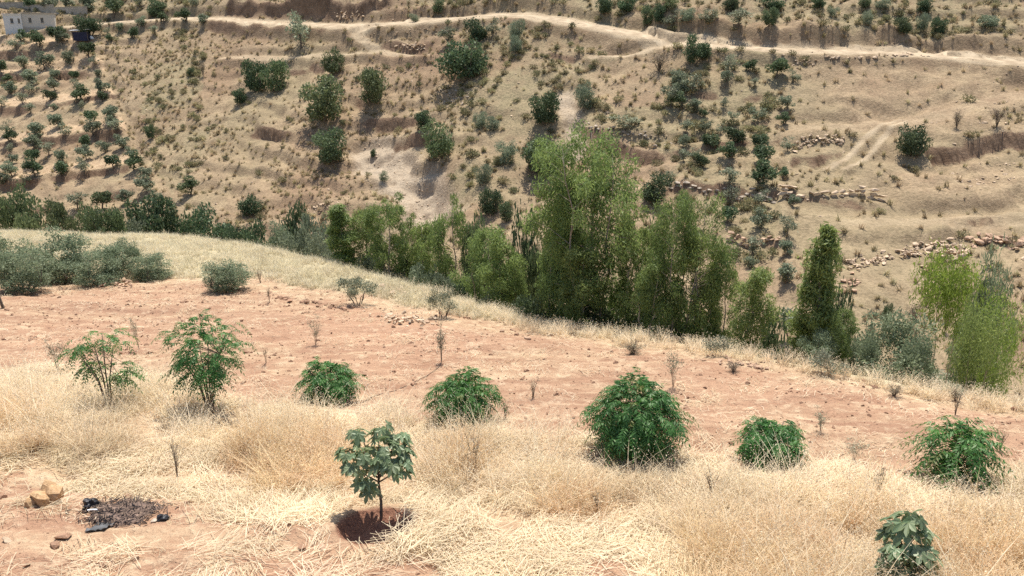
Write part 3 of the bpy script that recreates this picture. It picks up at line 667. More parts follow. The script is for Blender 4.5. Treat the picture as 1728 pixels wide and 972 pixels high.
RIGHT = [
 ('in the top line of the right orchard', [(1224,133,20,'youngolive'),(1229,106,26,'paleolive'),(1264,110,17,'oliveb'),(1272,138,13),(1309,114,27,'oliveb'),(1336,128,20,'paleolive')]),
 ('in the clump below the tall road tree', [(1142,132,24),(1167,141,30,'paleolive'),(1131,163,24),(1147,168,24,'oliveb'),(1148,147,22),(1172,177,18)]),
 ('in the second line of the right orchard', [(1186,190,12,'oliveb'),(1221,172,15,'paleolive'),(1234,198,14,'youngolive'),(1277,196,21),(1328,172,19),(1156,212,18),(1189,215,20),(1216,216,14,'paleolive')]),
 ('in the third line of the right orchard', [(1323,199,18,'oliveb'),(1236,228,26,'oliveb'),(1282,240,22,'oliveb'),(1152,237,18),(1197,240,23,'oliveb'),(1171,258,18,'paleolive'),(1231,253,24,'oliveb'),(1154,262,18)]),
 ('in the line above the dry stone terrace wall', [(1283,262,28,'oliveb'),(1182,270,18,'oliveb'),(1329,242,20),(1283,292,36,'oliveb'),(1325,290,14,'oliveb'),(1299,290,12),(1131,295,14,'paleolive'),(1234,298,26,'paleolive')]),
 ('below the dry stone terrace wall', [(1232,328,24,'paleolive'),(1227,362,22,'oliveb'),(1283,368,26),(1286,332,22,'paleolive'),(1271,415,26),(1267,443,16),(1338,337,16),(1329,378,27),(1329,418,20),(1326,460,26),(1329,548,34)]),
]
orchard(RIGHT, ['olive', 'youngolive', 'olive', 'paleolive'], 'olive trees of the right orchard')

# ------------------------------------------------------------------ bushes and trees of the far hillside
G = 'bushes scattered on the far hillside'
def far(name, key, cx, cy, w, h, label, cat='bush', group=G, v=None): stand(name, key, cx, cy + h * .5, cy - h * .5, w, label, cat, group, v=v)
far('bush','darkbush',434,128,40,54,'large dark bush, left one of a joined pair above a red cut')
far('bush','bush',466,128,38,54,'large mid green bush, right one of a joined pair above a red cut')
far('bush','darkbush',405,162,22,26,'small dark bush beside the left foot of the joined pair')
far('bush','bush',563,104,36,44,'leafy bush below the grassy track, above the widest pale bush')
far('bush','bush',548,165,64,74,'widest pale green bush, left of the gully head')
far('bush','bush',626,145,50,58,'rounded green bush directly above the hollow cut bank')
far('tree','darkbush',780,103,68,64,'broad dark tree with a deep shadow over bare grey rubble','tree')
far('bush','paleolive',760,62,26,34,'small grey bush just left above the broad dark tree')
far('bush','darkbush',805,50,32,38,'dark bush above the broad dark tree, left of two')
far('bush','paleolive',831,46,26,32,'greyer bush above the broad dark tree, right of two')
far('bush','darkbush',561,245,50,56,'round bush under the red cut, left of the pale gully')
far('bush','bush',740,236,48,62,'bush on the right rim of the pale eroded gully')
far('bush','darkbush',715,202,26,32,'small dark bush at the right end of the red hollow')
far('bush','greybush',812,203,22,28,'small bush in the tufty slope, left of a close pair')
far('bush','greybush',830,208,24,24,'small bush in the tufty slope, right of a close pair')
far('bush','greybush',855,257,32,40,'grey bush in the tufty slope left of the bare strip')
far('bush','greybush',814,294,28,36,'grey bush low in the tufty slope above the ravine trees')
far('bush','darkbush',629,258,9,14,'tiny dark shrub alone on the pale gully floor')
far('bush','greybush',648,297,14,18,'tiny grey shrub low on the pale gully floor')
far('tree','paleolive',509,50,44,62,'tall sparse grey tree standing beside the dirt road','tree')
far('bush','darkbush',740,10,20,24,'dark bush above the road, right of the bare mound')
far('bush','darkbush',922,182,46,54,'dark bush left of the bare reddish strip')
far('tree','darkbush',920,262,60,60,'wide dark tree behind the tallest ravine tree','tree')
far('bush','greybush',987,162,32,46,'grey green bush right of the bare reddish strip')
far('bush','greybush',870,50,26,36,'grey bush below the road, upper one of a pair')
far('bush','greybush',869,74,22,30,'grey bush below the road, lower one of a pair')
far('bush','paleolive',1051,208,44,28,'low pale bush on the lip of the dark rocky bank')
far('tree','bigtree',1169,84,40,50,'tall round dark tree on the lower edge of the road','tree')
far('tree','darkbush',1541,238,44,52,'lone leaning tree in the open dry field, dark shadow beneath','tree')
far('bush','drybush',1614,202,24,30,'leafless grey bush above the long brown cut, left of two')
far('bush','drybush',1682,197,36,34,'leafless grey bush above the long brown cut, right of two')
far('bush','darkbush',1104,318,42,50,'round dark bush between the two tallest ravine trees')
far('bush','darkbush',827,340,32,44,'round dark bush above the ravine, left of a smaller dark one')
far('bush','darkbush',853,356,20,34,'small dark bush right beside the round one above the ravine')
far('bush','darkbush',423,348,34,32,'dark bush alone on the bare slope above the hedge')
far('bush','darkbush',323,121,12,14,'tiny dark bush on the open slope, left of a dry one')
far('bush','drybush',343,116,18,26,'dry brown bush on the open slope, right of a tiny dark one')
far('bush','darkbush',255,222,14,24,'little dark bush right of the ditch line')
far('tree','bigtree',150,46,38,38,'big round dark tree behind the dark shelter','tree')
G2 = 'bushes above the dirt road'
for x, y, w, h, lab, key in [(268,14,28,30,'dark bush above the road, left of the long red cut','darkbush'),(328,2,16,16,'small bush at the upper edge above the left road bend','greybush'),(1022,8,26,30,'bush above the road, first of the group right of the bend','darkbush'),(1057,6,28,28,'shadowy bush above the road between two grey ones','darkbush'),
  (1094,26,24,36,'upright bush above the road where the brown cut starts','darkbush'),(1114,22,20,32,'narrow bush just right of the upright one at the brown cut','darkbush'),(1136,32,32,32,'pale rounded bush on the left end of the brown cut','paleolive'),(1131,4,24,22,'bush at the upper edge above the pale rounded bush','bush'),
  (1161,25,24,24,'grey bush between the pale rounded bush and the next','greybush'),(1194,28,28,30,'second pale bush above the brown road cut','paleolive'),(1232,6,22,24,'dark tree at the upper edge above the brown road cut','darkbush'),(1242,30,34,34,'third pale bush above the brown road cut','paleolive'),
  (1303,5,36,24,'dark tree at the upper edge above the middle of the cut','darkbush'),(1300,28,24,30,'dark bush below the tree at the middle of the cut','darkbush'),(1379,4,22,22,'small dark tree at the upper edge, alone in dry grass','darkbush'),(1459,4,16,18,'small tree at the upper edge, left of two close ones','darkbush'),
  (1489,6,22,20,'small grey tree at the upper edge, right of two close ones','greybush'),(1463,30,18,26,'shrub on the bank left of three bushes in a row','greybush'),(1523,43,24,28,'left of three bushes on the lip of the road cut','darkbush'),(1554,38,20,32,'middle one of three bushes on the lip of the cut','greybush'),
  (1581,44,24,30,'right one of three bushes on the lip of the cut','darkbush'),(1556,10,22,22,'small tree at the upper edge above the three lip bushes','darkbush'),(1666,36,32,22,'flat grey bush on the dry slope at the upper right','greybush'),(1405,20,16,18,'small shrub in dry grass above the long road cut','greybush'),(700,30,16,14,'low shrub on the bare mound beside the road','greybush')]:
    far('bush', key, x, y, w, h, lab, 'bush', G2)

# ------------------------------------------------------------------ valley hedge on the left, just beyond the near field
GH = 'hedge trees in the valley'
for x, top, w, key, ex, lab in [(24,318,72,'bigmid',9,'big light green tree at the left end of the valley hedge'),(42,362,50,'bush',7,'low green bush under the big light green hedge tree'),(98,340,52,'bigmid',7,'loose green tree left of the arching dark hedge tree'),(128,352,40,'bush',7.5,'green bush joined to the loose green hedge tree'),
   (168,346,66,'bigmid',6,'wide dark hedge tree with bare arching stems below'),(205,355,36,'bush',6,'low bush between the arching tree and the big round tree'),(226,372,40,'greybush',4,'grey low bush at the left foot of the big round tree'),(258,332,86,'bigtree',6,'big round dark tree, tallest crown in the valley hedge'),(308,358,50,'darkbush',7,'dark bush filling the hedge right of the big round tree'),
   (350,352,82,'bigtree',6,'broad dark dome of leaves near the hedge end'),(395,384,40,'darkbush',4,'dark bush at the right foot of the broad dome'),(425,374,44,'darkbush',5,'low dark bush where the hedge thins out')]:
    w *= .9
    stand('hedge_tree' if key.startswith('big') else 'bush', key, x, 0, top, w, lab, 'tree' if key.startswith('big') else 'bush', GH, extra=ex)
for x, top, w, key, ex, lab in [(458,378,56,'nearolive',6,'wide grey green bush at the start of the ravine line'),(490,348,44,'darkbush',9,'rounded dark tree rising behind the grey green bush'),(500,385,50,'greybush',5,'grey bush in front of the rounded dark tree'),(540,366,60,'greybush',7,'grey green bush left of the first slender tree'),(530,392,44,'greybush',4,'low grey bush at the grassy rim left of the first slender tree'),
   (800,366,52,'bigmid',7,'broad leafed bush with pale bare stems between slender trees'),(890,372,50,'darkbush',8,'dark bush left behind the tallest tree'),(905,420,46,'bush',8,'mid green bush at the left flank of the tallest tree'),(720,440,50,'greybush',4,'low dark bush under the slender trees'),(752,462,40,'greybush',3,'low bush at the rim below the twin slender trees'),
   (1115,395,40,'darkbush',7,'shadowed bush in the gap between the two biggest trees'),(690,430,50,'darkbush',5,'dark undergrowth bush between slender trees'),(1200,530,60,'nearolive',5,'low shrub under the second biggest tree'),(620,430,44,'greybush',3.5,'low shrub at the foot of the wispy pair')]:
    stand('bush', key, x, 0, top, w, lab, 'bush', 'undergrowth bushes of the ravine', extra=ex)
for x, top, w, key, ex, lab in [(580,436,40,'darkbush',3.5,'low dark bush at the foot of the first slender tree'),(655,446,44,'greybush',3.2,'low bush between the wispy pair and the thin tree'),(775,470,48,'darkbush',3,'low dark bush at the foot of the dense upright tree'),(830,484,44,'greybush',2.5,'low bush at the foot of the see through tree'),(900,500,50,'darkbush',2.5,'low dark bush at the left foot of the tallest tree'),(1010,500,70,'darkbush',3.6,'shadowed bush under the middle of the tallest tree'),(1085,520,60,'greybush',3,'low bush under the right shoulder of the tallest tree'),(1150,520,70,'darkbush',3.6,'shadowed bush under the second biggest tree'),(1250,560,44,'greybush',2.2,'low bush at the left foot of the rounded dark tree'),(1345,588,36,'greybush',2,'low bush at the left foot of the pointed tree')]:
    stand('bush', key, x, 0, top, w, lab, 'bush', 'undergrowth bushes of the ravine', extra=ex)
GE = 'slender trees along the ravine'
for x, top, w, key, ex, v, lab in [(574,344,42,'eucnarrow',2.2,0,'first slender dark green tree at the left of the ravine row'),(611,352,56,'euc',4,0,'wispy tree, left of the overlapping pair'),(645,330,70,'euc',2.6,1,'wispy light tree, right of the overlapping pair'),(690,366,42,'euc',5,2,'small thin tree over the pale gully foot'),(712,378,48,'euc',5,3,'small loose tree left of the dense upright one'),
   (758,338,66,'euc',5.5,1,'dense upright tree, left of the bush with bare stems'),(806,384,66,'euc',3.2,2,'light green tree with drooping twigs before the bare stems'),(848,388,62,'euc',3.2,3,'thin see through tree left of the tallest tree'),(870,430,44,'euc',4,0,'low thin tree close beside the tallest tree'),
   (932,362,70,'euc',3.4,2,'leaning side tree at the left of the tallest tree'),(1004,226,160,'eucbig',3.2,0,'tallest bright green tree of the ravine with an open middle'),(962,292,92,'euc',3.8,3,'left shoulder tree growing against the tallest one'),(1062,350,76,'euc',3.0,1,'bright green tree at the right shoulder of the tallest one'),(980,420,70,'euc',1.8,3,'dark lower tree in front of the tallest one'),
   (1156,330,126,'eucbig',2.8,1,'second biggest tree, olive green, right of the tallest'),(1198,392,76,'euc',3.0,0,'tree at the right flank of the second biggest one'),(1100,440,70,'euc',1.6,2,'lower tree filling the gap below the two biggest'),(1232,440,60,'euc',3.2,1,'thin tree left of the rounded dark green one'),(1277,452,72,'euc',2.4,3,'rounded dark green tree near the rim, right of the big ones'),
   (1386,382,56,'eucnarrow',2.6,1,'narrow pointed tree standing apart like a poplar'),(1406,440,44,'euc',3,2,'right shoulder tree beside the narrow pointed one'),(1446,524,46,'euc',2.2,0,'low yellowish tree right of the narrow pointed one')]:
    stand('slender_tree', key, x, 0, top, w, lab, 'tree', GE, extra=ex, v=v)
for x, top, w, key, ex, lab in [(1644,424,84,'limetop',6,'lime green tree with a slanting bare stem at the right'),(1700,508,92,'ygreen',3.0,'yellow green drooping tree at the right rim'),(1726,498,74,'lime',3.4,'brightest yellow green tree at the right edge')]:
    stand('slender_tree', key, x, 0, top, w, lab, 'tree', 'light green trees at the right rim', extra=ex)
for x, top, w, key, ex, lab in [(1428,492,34,'darkbush',5,'small dark tree between the pointed and the yellowish trees'),(1692,440,70,'nearolive',9,'grey green bush behind the right lime trees'),(1718,470,60,'nearolive',8,'grey green bush at the right edge behind the lime trees'),(1538,534,140,'nearolive',3.4,'widest grey green bush on the right rim of the ravine'),(1602,566,62,'nearolive',2.8,'smaller grey bush joined to the widest one'),(1494,560,44,'nearolive',2.6,'bluish bush at the left end of the widest grey green bush'),(1328,530,42,'darkbush',7,'dark shrub between the rounded and the pointed tree'),(1418,560,60,'nearolive',1.6,'grey leafed bush under the narrow pointed tree')]:
    stand('bush', key, x, 0, top, w, lab, 'bush', 'bushes at the right rim', extra=ex)
stand('bush','drybush',1540,552,510,44,'dry grey shrub behind the widest grey green bush','bush','dry shrubs')
stand('bush','darkbush',1496,548,512,13,'narrow dark shrub on the bare slope right of the pointed tree','bush','dry shrubs')
stand('bush','drybush',1594,560,528,24,'dry brown shrub left of the slanting bare stem','bush','dry shrubs')

# ------------------------------------------------------------------ olive bushes on the near field's far side
GN = 'olive bushes at the far side of the near field'
for x, yb, yt, w, lab, v in [(8,472,392,70,'grey olive bush cut off by the left edge',0),(46,488,420,84,'dense dark olive bush at the left, nearest of the clump',1),(108,478,392,88,'tallest olive bush of the left clump',2),(172,480,420,84,'olive bush right of the tallest one',3),(212,466,405,60,'olive bush behind, second from the right in the clump',0),(258,472,428,64,'olive bush at the right end of the left clump',1),(382,488,436,68,'lone round olive bush on the straw rim',2)]:
    stand('olive_bush','nearolive',x,yb,yt,w,lab,'bush',GN,v=v)
stand('olive_bush','sparseolive',605,514,464,54,'thin stemmed olive bush on the rim, middle of the field','bush',GN)
stand('olive_bush','sparseolive',748,538,488,42,'thin stemmed olive bush, rightmost on the field rim','bush',GN)
GS = 'grey shrubs on the field rim'
for x, yb, yt, w, lab in [(1210,602,568,40,'small silvery shrub on the rim under the big trees'),(1392,632,588,56,'silvery shrub on the rim below the narrow pointed tree'),(1565,648,612,64,'wide silvery shrub below the widest grey green bush'),(870,524,500,22,'tiny silvery shrub on the rim by the thin trees'),(1605,665,645,34,'small dusty shrub by the rim stones')]:
    stand('shrub','sage',x,yb,yt,w,lab,'shrub',GS)

# ------------------------------------------------------------------ seedlings and twigs in the red soil
GT = 'thin seedlings planted in the red soil'
for x, yb, yt, w, key, lab in [(533,582,535,26,'seedling','feathery grey seedling in a small dug ring'),(745,612,548,34,'seedling','tall thin seedling at the end of the hose'),(1136,652,586,34,'seedling','spindly seedling just behind the largest round bush'),(1385,730,688,34,'seedling','grey seedling with a dark foot, left of the right bushes'),(98,628,570,34,'seedling','faded grey seedling left of the flat topped sapling'),
   (235,590,530,18,'seedling','bare thin seedling between the two left saplings'),(449,612,576,16,'dryseed','nearly leafless seedling left of the smallest round bush'),(899,672,634,34,'dryseed','dry twig tuft left of the largest round bush'),(1440,776,736,42,'seedling','pale green seedling in straw, left of the feathery bush'),(852,705,666,34,'dryseed','dry weed at the right of the middle round bush'),
   (1612,700,660,30,'dryseed','dry twig on the rim above the feathery bush'),(440,478,448,22,'dryseed','brown dry weed on the grassy rim'),(455,510,482,16,'dryseed','thin dry stalk below the brown dry weed'),(1688,760,715,30,'dryseed','dry weed at the right of the feathery bush')]:
    stand('seedling' if key == 'seedling' else 'dry_weed', key, x, yb, yt, w, lab, 'seedling' if key == 'seedling' else 'weed', GT)

far('brush_pile','drybush',1112,104,56,32,'dark tangled brushwood pile just below the road fork','brush pile',None)
for x, yb, yt, w, lab in [(1066,598,574,56,'dark dry brush mound on the rim below the biggest trees'),(1508,668,650,44,'dark dry brush mound on the rim at the right'),(1238,628,610,40,'small dry brush mound left of the silvery shrub'),(1612,676,656,34,'dusty brush mound above the feathery bush')]:
    stand('brush_pile','drybush',x,yb,yt,w,lab,'brush pile','dry brush mounds on the field rim')
for x, yb, yt, w, lab in [(800,806,722,44,'tall reddish dry weed in the straw right of the fig'),(1200,842,776,40,'tall dry weed between the largest and the low bush'),(1478,852,782,40,'tall dry weed in the straw left of the feathery bush'),(1660,905,850,40,'dry weed in the golden grass at the right edge'),(300,812,738,36,'tall dry weed in the straw below the tallest sapling'),(1010,872,812,36,'dry weed in the straw below the largest bush')]:
    stand('dry_weed','dryseed',x,yb,yt,w,lab,'weed','tall dry weeds in the straw')

# ------------------------------------------------------------------ the leafy saplings of the near row: arching leaves of paired leaflets
def pinnate(mb, base, d, L, pairs, ll, lw, droop, tint):
    t = np.linspace(0, 1, pairs + 2)
    side = unit(np.cross(d, (0, 0, 1.0)) + 1e-6)
    pts = base + np.outer(t, d) * L + np.outer(t ** 2, (0, 0, -droop * L))
    tg = unit(np.gradient(pts, axis=0)); cs, As, Bs = [], [], []
    for q in range(1, pairs + 1):
        for s in (-1, 1):
            a = unit(tg[q] * .55 + side * s + np.array([0, 0, -.35 - .3 * rng.random()]) + rng.normal(size=3) * .15)
            cs.append(pts[q] + a * ll * .5); As.append(a); Bs.append(unit(np.cross(a, np.cross(tg[q], side) + rng.normal(size=3) * .3)))
    a = unit(tg[-1] + np.array([0, 0, -.3])); cs.append(pts[-1] + a * ll * .4); As.append(a); Bs.append(side)
    mb.leaves(np.array(cs), np.array(As), np.array(Bs), ll * (.8 + .4 * rng.random(len(cs))), lw, np.clip(tint + .25 * rng.random(len(cs)), 0, 1))
    mb.tube(pts[[0, len(t) // 2, -1]], [.0035, .0028, .0015], 3, .9)
def leafy(px, yb, yt, wpx, label, nleaf, stems, crown0, flat=1.0, L=.30, ll=.10, name='leafy_sapling', clumps=None, fade=.6):
    if name == 'leafy_bush': yb -= .10 * wpx; yt += .05 * wpx; wpx *= .9; crown0 = .16
    b = P(px, yb); t = b[1] * CP - b[2] * SP; top = ray(px, yt) * (b[1] / ray(px, yt)[1]); H = top[2] - b[2]; Wd = wpx * t / FPX
    th = thing(name, label, 'sapling' if name.endswith('sapling') else 'bush', (b[0], b[1], b[2] + CAMZ - .02), group='leafy young trees in the near row')
    tb, mb, fd = MB(), MB(), MB(); r = Wd / 2 - L * .55; z0 = H * crown0; ends = []
    for s in range(stems):
        a = 6.283 * s / stems + rng.random() * .8; k = .3 + .6 * rng.random(); e = np.array([math.cos(a) * r * k, math.sin(a) * r * k, z0 + (H - z0) * (.35 + .5 * rng.random())])
        m = e * np.array([.35, .35, .5]); tb.tube([(0.02 * math.cos(a), .02 * math.sin(a), -.1), m, e], [.016, .012, .006], 5); ends.append((m, e))
    c0 = np.array([0, 0, z0 + (H - z0) * .42])
    for q in range(nleaf):
        d = sphere_dirs(1)[0]
        if clumps: 
            cl = clumps[q % len(clumps)]; cc = np.array([cl[0] * Wd, cl[1] * Wd, cl[2] * H]); p = cc + d * np.array([cl[3] * Wd, cl[3] * Wd, cl[4] * H]) * (.4 + .6 * rng.random())
        else:
            d[2] = d[2] * .9 + .1; u = (.55 + .45 * rng.random() ** .6) if rng.random() < .85 else .3 + .4 * rng.random(); lump = (1.25 if rng.random() < .08 else 1) + .42 * vnoise(np.array(d[0] * 2.2 + px), np.array(d[1] * 2.2 + d[2] * 2), 5)
            nar = 1 - (.42 if name == 'leafy_bush' else .2) * max(0, -d[2]) ** .8
            p = c0 + d * np.array([r * nar, r * nar, (H - z0) * .52 * flat]) * u * lump
        o = unit(np.array([d[0], d[1], max(d[2], -.2) * .8 + .25]) + rng.normal(size=3) * .3)
        pinnate(fd if rng.random() < (.05 if d[2] > -.1 else .14) * fade else mb, p - o * L * .3, o, L * (.7 + .5 * rng.random()), 6, ll * (.7 + .4 * rng.random()), ll * .25, .5 + .6 * rng.random(), -.15 + .95 * rng.random())
        if q % 7 == 0:
            m, e = ends[q % stems]; tb.tube([m + (e - m) * .5, p - o * L * .3], [.006, .003], 3)
    V = np.concatenate(mb.V); ex = np.mean([np.percentile(V[:, k], 99) - np.percentile(V[:, k], 1) for k in (0, 1)]); zt = np.percentile(V[:, 2], 99.5)
    k_ = np.array([Wd / ex, Wd / ex, H / zt]); mb.V = [v * k_ for v in mb.V]; fd.V = [v * k_ for v in fd.V]; tb.V = [v * np.array([Wd / ex, Wd / ex, H / zt]) for v in tb.V]
    obj('stems', tb.mesh('stems', [M_BARK], True), th); obj('crown', mb.mesh('crown', [M_WAL]), th)
    if fd.V: obj('faded_leaves', fd.mesh('faded_leaves', [M_FADED]), th)
    return th
leafy(186, 690, 563, 104, 'thin flat topped sapling on bare stems, far left', 120, 5, .45, clumps=[(-.12,0,.82,.28,.11),(.08,.1,.84,.28,.11),(-.3,0,.70,.16,.08),(.22,0,.52,.22,.1),(-.22,.1,.5,.2,.06),(.2,0,.40,.16,.08)], L=.26, ll=.085)
leafy(356, 696, 533, 126, 'tallest leafy sapling with several slim stems', 330, 7, .28, flat=1.0, L=.28, ll=.085)
leafy(558, 686, 603, 104, 'smallest rounded leafy bush of the near row', 400, 6, .05, name='leafy_bush', L=.27, ll=.085)
leafy(783, 724, 627, 124, 'rounded leafy bush in the middle of the near row', 480, 7, .08, name='leafy_bush', L=.28, ll=.09)
leafy(1072, 782, 636, 176, 'largest leafy bush of the near row', 850, 9, .06, name='leafy_bush', fade=1.4, L=.31, ll=.095)
leafy(1298, 790, 708, 118, 'low leafy bush between the largest and the feathery one', 400, 6, .05, name='leafy_bush', L=.27, ll=.085)
leafy(1605, 826, 698, 150, 'feathery leafy bush with outstretched fronds at the right', 260, 7, .05, name='leafy_bush', fade=1.8, L=.42, ll=.10)

# ------------------------------------------------------------------ fig trees: every lobed leaf is a part
def fig_leaf_mesh(k):
    tips = [(-92, .62), (-44, .86), (0, 1.0), (44, .86), (92, .62)]; ang, rad = [], []
    for q, (a, r) in enumerate(tips):
        r *= .9 + .2 * rng.random()
        ang += [a - 15, a, a + 15]; rad += [r * .72, r, r * .72]
        if q < 4: ang.append(a + 23); rad.append(.36 + .06 * rng.random())
    ang = [-150, -122] + ang + [122, 150]; rad = [.22, .42] + rad + [.42, .22]
    V = [(0, 0, 0)] + [(r * math.sin(R(a)), r * math.cos(R(a)) + .0, -.28 * r * r + .10 * abs(math.sin(R(a) * 2.0)) * r) for a, r in zip(ang, rad)]
    F = [(0, i + 1, i) for i in range(1, len(V) - 1)]
    me = np_mesh('leaf', np.array(V), None, F, [M_FIG], np.full(len(F), .25 + .5 * rng.random())); return me
FIGL = [fig_leaf_mesh(k) for k in range(4)]
def fig(px, yb, H, label, leaves, size, clusters, stem_r):
    b = P(px, yb); th = thing('fig_tree', label, 'tree', (b[0], b[1], b[2] + CAMZ - .02), group='young fig trees')
    tb = MB(); top = np.array([.01, .0, H * .62]); tb.tube([(0, 0, -.1), (.015, 0, H * .2), (-.005, 0, H * .42), top], np.array([1.2, 1, .85, .7]) * stem_r, 7)
    ends = []
    for (x, y, z) in clusters:
        e = np.array([x, y, z * H]); s0 = np.array([0, 0, min(.55, z * .6) * H]); m = (s0 + e) / 2 + np.array([x * .15, y * .15, .0]); tb.tube([s0, m, e], [stem_r * .6, stem_r * .45, stem_r * .3], 5); ends.append(e)
    obj('trunk', tb.mesh('trunk', [M_BARK], True), th)
    for q in range(leaves):
        e = ends[q % len(ends)]; a = rng.random() * 6.283; el = rng.normal() * .5 + .25
        o = unit(np.array([math.cos(a), math.sin(a), el]) + .55 * unit(e * np.array([1, 1, 0]) + 1e-6)); s = size * (.65 + .55 * rng.random())
        p = e + o * (.05 + .11 * rng.random()) + np.array([0, 0, .03 * rng.normal() - .05 * rng.random()])
        y = unit(np.array([o[0], o[1], -.35 - .55 * rng.random()])); zz = unit(np.array([o[0] * .55, o[1] * .55, 1.0]) + rng.normal(size=3) * .25); x = unit(np.cross(y, zz)); zz = np.cross(x, y)
        M = Matrix([[x[i], y[i], zz[i]] for i in range(3)])
        obj('leaf', FIGL[q % 4], th, p, M.to_euler(), (s, s, s))
    return th
t_ = FIG; b_ = P(643, 871); d_ = b_[1] * CP - b_[2] * SP; fh = 150 * d_ / FPX / math.cos(R(31))
fig(643, 871, fh * .90, 'young fig tree with one slim trunk in a dug basin', 190, fh * .102, [(-.40,.0,.80),(-.26,.2,.93),(-.15,-.15,.86),(.02,.1,.98),(.14,-.12,.92),(.26,.15,.90),(.36,0,.80),(.31,-.2,.72),(-.18,-.12,.56),(-.10,-.14,.48),(-.05,.12,.78),(.10,-.16,.76),(-.34,-.12,.72),(.22,-.05,.80)], .022)
fig(1516, 990, fh * .70, 'narrow young fig with big leaves at the lower right', 110, fh * .13, [(0,0,.92),(-.1,.05,.8),(.1,.02,.78),(-.12,-.1,.6),(.12,-.1,.58),(0,-.12,.68),(-.15,-.1,.38),(.15,-.12,.36),(0,-.15,.45)], .02)

# ------------------------------------------------------------------ stones: angular hulls, walls and heaps made of single stones
def hull(name, n, m, sq=(1, 1, .7)):
    bm = bmesh.new()
    for q in range(n):
        d = sphere_dirs(1)[0] * (.8 + .25 * rng.random()); bm.verts.new((d[0] * sq[0] * .5, d[1] * sq[1] * .5, d[2] * sq[2] * .5))
    r = bmesh.ops.convex_hull(bm, input=bm.verts)
    bmesh.ops.delete(bm, geom=[g for g in r['geom_interior'] if isinstance(g, bmesh.types.BMVert)], context='VERTS')
    me = bpy.data.meshes.new(name); bm.to_mesh(me); bm.free(); me.materials.append(m); return me
STONES = {k: [hull('stone', 13, m, (1.25, .9, .62)) for _ in range(5)] for k, m in (('pale', M_STONE), ('grey', M_GREYSTONE), ('red', M_REDSTONE), ('clod', M_CLOD))}
def stone_set(name, label, cat, pts, kind, size, group=None, lift=0.0, part='stone'):
    """a heap or wall: each stone is a part lying on the ground or on its fellows"""
    B = np.array([P(x, y) for x, y in pts]); c = B.mean(0); c[2] = float(full_h(c[:1], c[1:2])[0])
    t = thing(name, label, cat, (c[0], c[1], c[2] + CAMZ), group=group)
    for q, p in enumerate(B):
        s = size * (.55 + .8 * rng.random() ** 1.5); s *= .82; z = s * .04 + (lift * rng.random() if lift else 0)
        obj(part, STONES[kind][q % 5], t, (p[0] - c[0], p[1] - c[1], p[2] - c[2] + z), (rng.normal() * .25, rng.normal() * .25, rng.random() * 6.283), (s, s * (.7 + .5 * rng.random()), s * (.7 + .4 * rng.random())))
    return t
def line_pts(L, n, jx, jy):
    L = np.array(L, float); u = np.linspace(0, len(L) - 1, n); x = np.interp(u, np.arange(len(L)), L[:, 0]); y = np.interp(u, np.arange(len(L)), L[:, 1])
    return [(a + rng.normal() * jx, c + rng.normal() * jy) for a, c in zip(x, y)]
def course_wall(label, L, kind, size, courses, ruin, big=None):
    """dry stone wall: stones laid in courses along the terrace edge, the upper ones partly fallen"""
    W3 = np.array([P(x, y) for x, y in L]); c = W3.mean(0); ln = np.concatenate([[0], np.cumsum(np.linalg.norm(np.diff(W3[:, :2], axis=0), axis=1))])
    t = thing('stone_wall', label, 'wall', (c[0], c[1], c[2] + CAMZ))
    for k in range(courses):
        s = size * rng.random() * .5
        while s < ln[-1]:
            w = size * (.7 + .8 * rng.random()); x, y = np.interp(s, ln, W3[:, 0]), np.interp(s, ln, W3[:, 1]); i = min(np.searchsorted(ln, s, 'right'), len(ln) - 1); d = W3[i] - W3[i - 1]; an = math.atan2(d[1], d[0])
            keep = k == 0 or vnoise(np.array(s * .45), np.array(3.7), 17) + .5 > ruin * k / courses
            if keep:
                y2 = y + rng.normal() * .06 + k * .05; z = float(full_h(np.array([x]), np.array([y2 - .3]))[0]) - c[2] + (k + .35) * size * .52 + rng.normal() * .02
                obj('stone', STONES[kind][rng.integers(5)], t, (x - c[0], y2 - c[1], z), (rng.normal() * .1, rng.normal() * .1, an + rng.normal() * .15 + math.pi * rng.integers(2)), (w, size * .9, size * (.8 + .35 * rng.random())))
            s += w * .98
    if big: p = P(*big[:2]); obj('boulder', STONES['pale'][1], t, (p[0] - c[0], p[1] - c[1], p[2] - c[2] + .25), (0, .1, .2), (big[2] * 1.5, big[2], big[2] * .9), label='big pale boulder in the wall')
course_wall('ruined dry stone wall with a big pale boulder, right of the orchard', [(1318,336),(1345,331),(1380,328),(1420,330),(1460,331),(1492,340)], 'pale', .72, 4, .7, (1332,320,1.1))
course_wall('pale topped dry stone terrace wall crossing the lower right orchard', [(1128,312),(1180,320),(1240,330),(1272,336),(1318,338)], 'grey', .62, 3, .5)
course_wall('short reddish dry stone wall in the lower right orchard', [(1228,407),(1280,415),(1324,418)], 'red', .5, 4, .4)
stone_set('rock_pile', 'broken rubble heap at the right end of the orchard terrace', 'rocks', line_pts([(1340,248),(1370,240),(1400,236),(1424,244)], 60, 4, 6), 'pale', .6, lift=.2)
stone_set('stone_wall', 'dark rocky bank with a few pale stones above the tallest tree', 'wall', line_pts([(980,208),(1030,224),(1080,228),(1130,244)], 46, 4, 4), 'grey', .55, lift=.2)
stone_set('rock_pile', 'reddish rubble tongue running down the right slope, left part', 'rocks', line_pts([(1430,452),(1455,444),(1480,440),(1500,436)], 60, 6, 5), 'pale', .55, lift=.2)
stone_set('rock_pile', 'reddish rubble tongue on the right slope, dense middle part', 'rocks', line_pts([(1520,432),(1550,424),(1590,418),(1620,425),(1580,440)], 110, 7, 6), 'pale', .6, lift=.3)
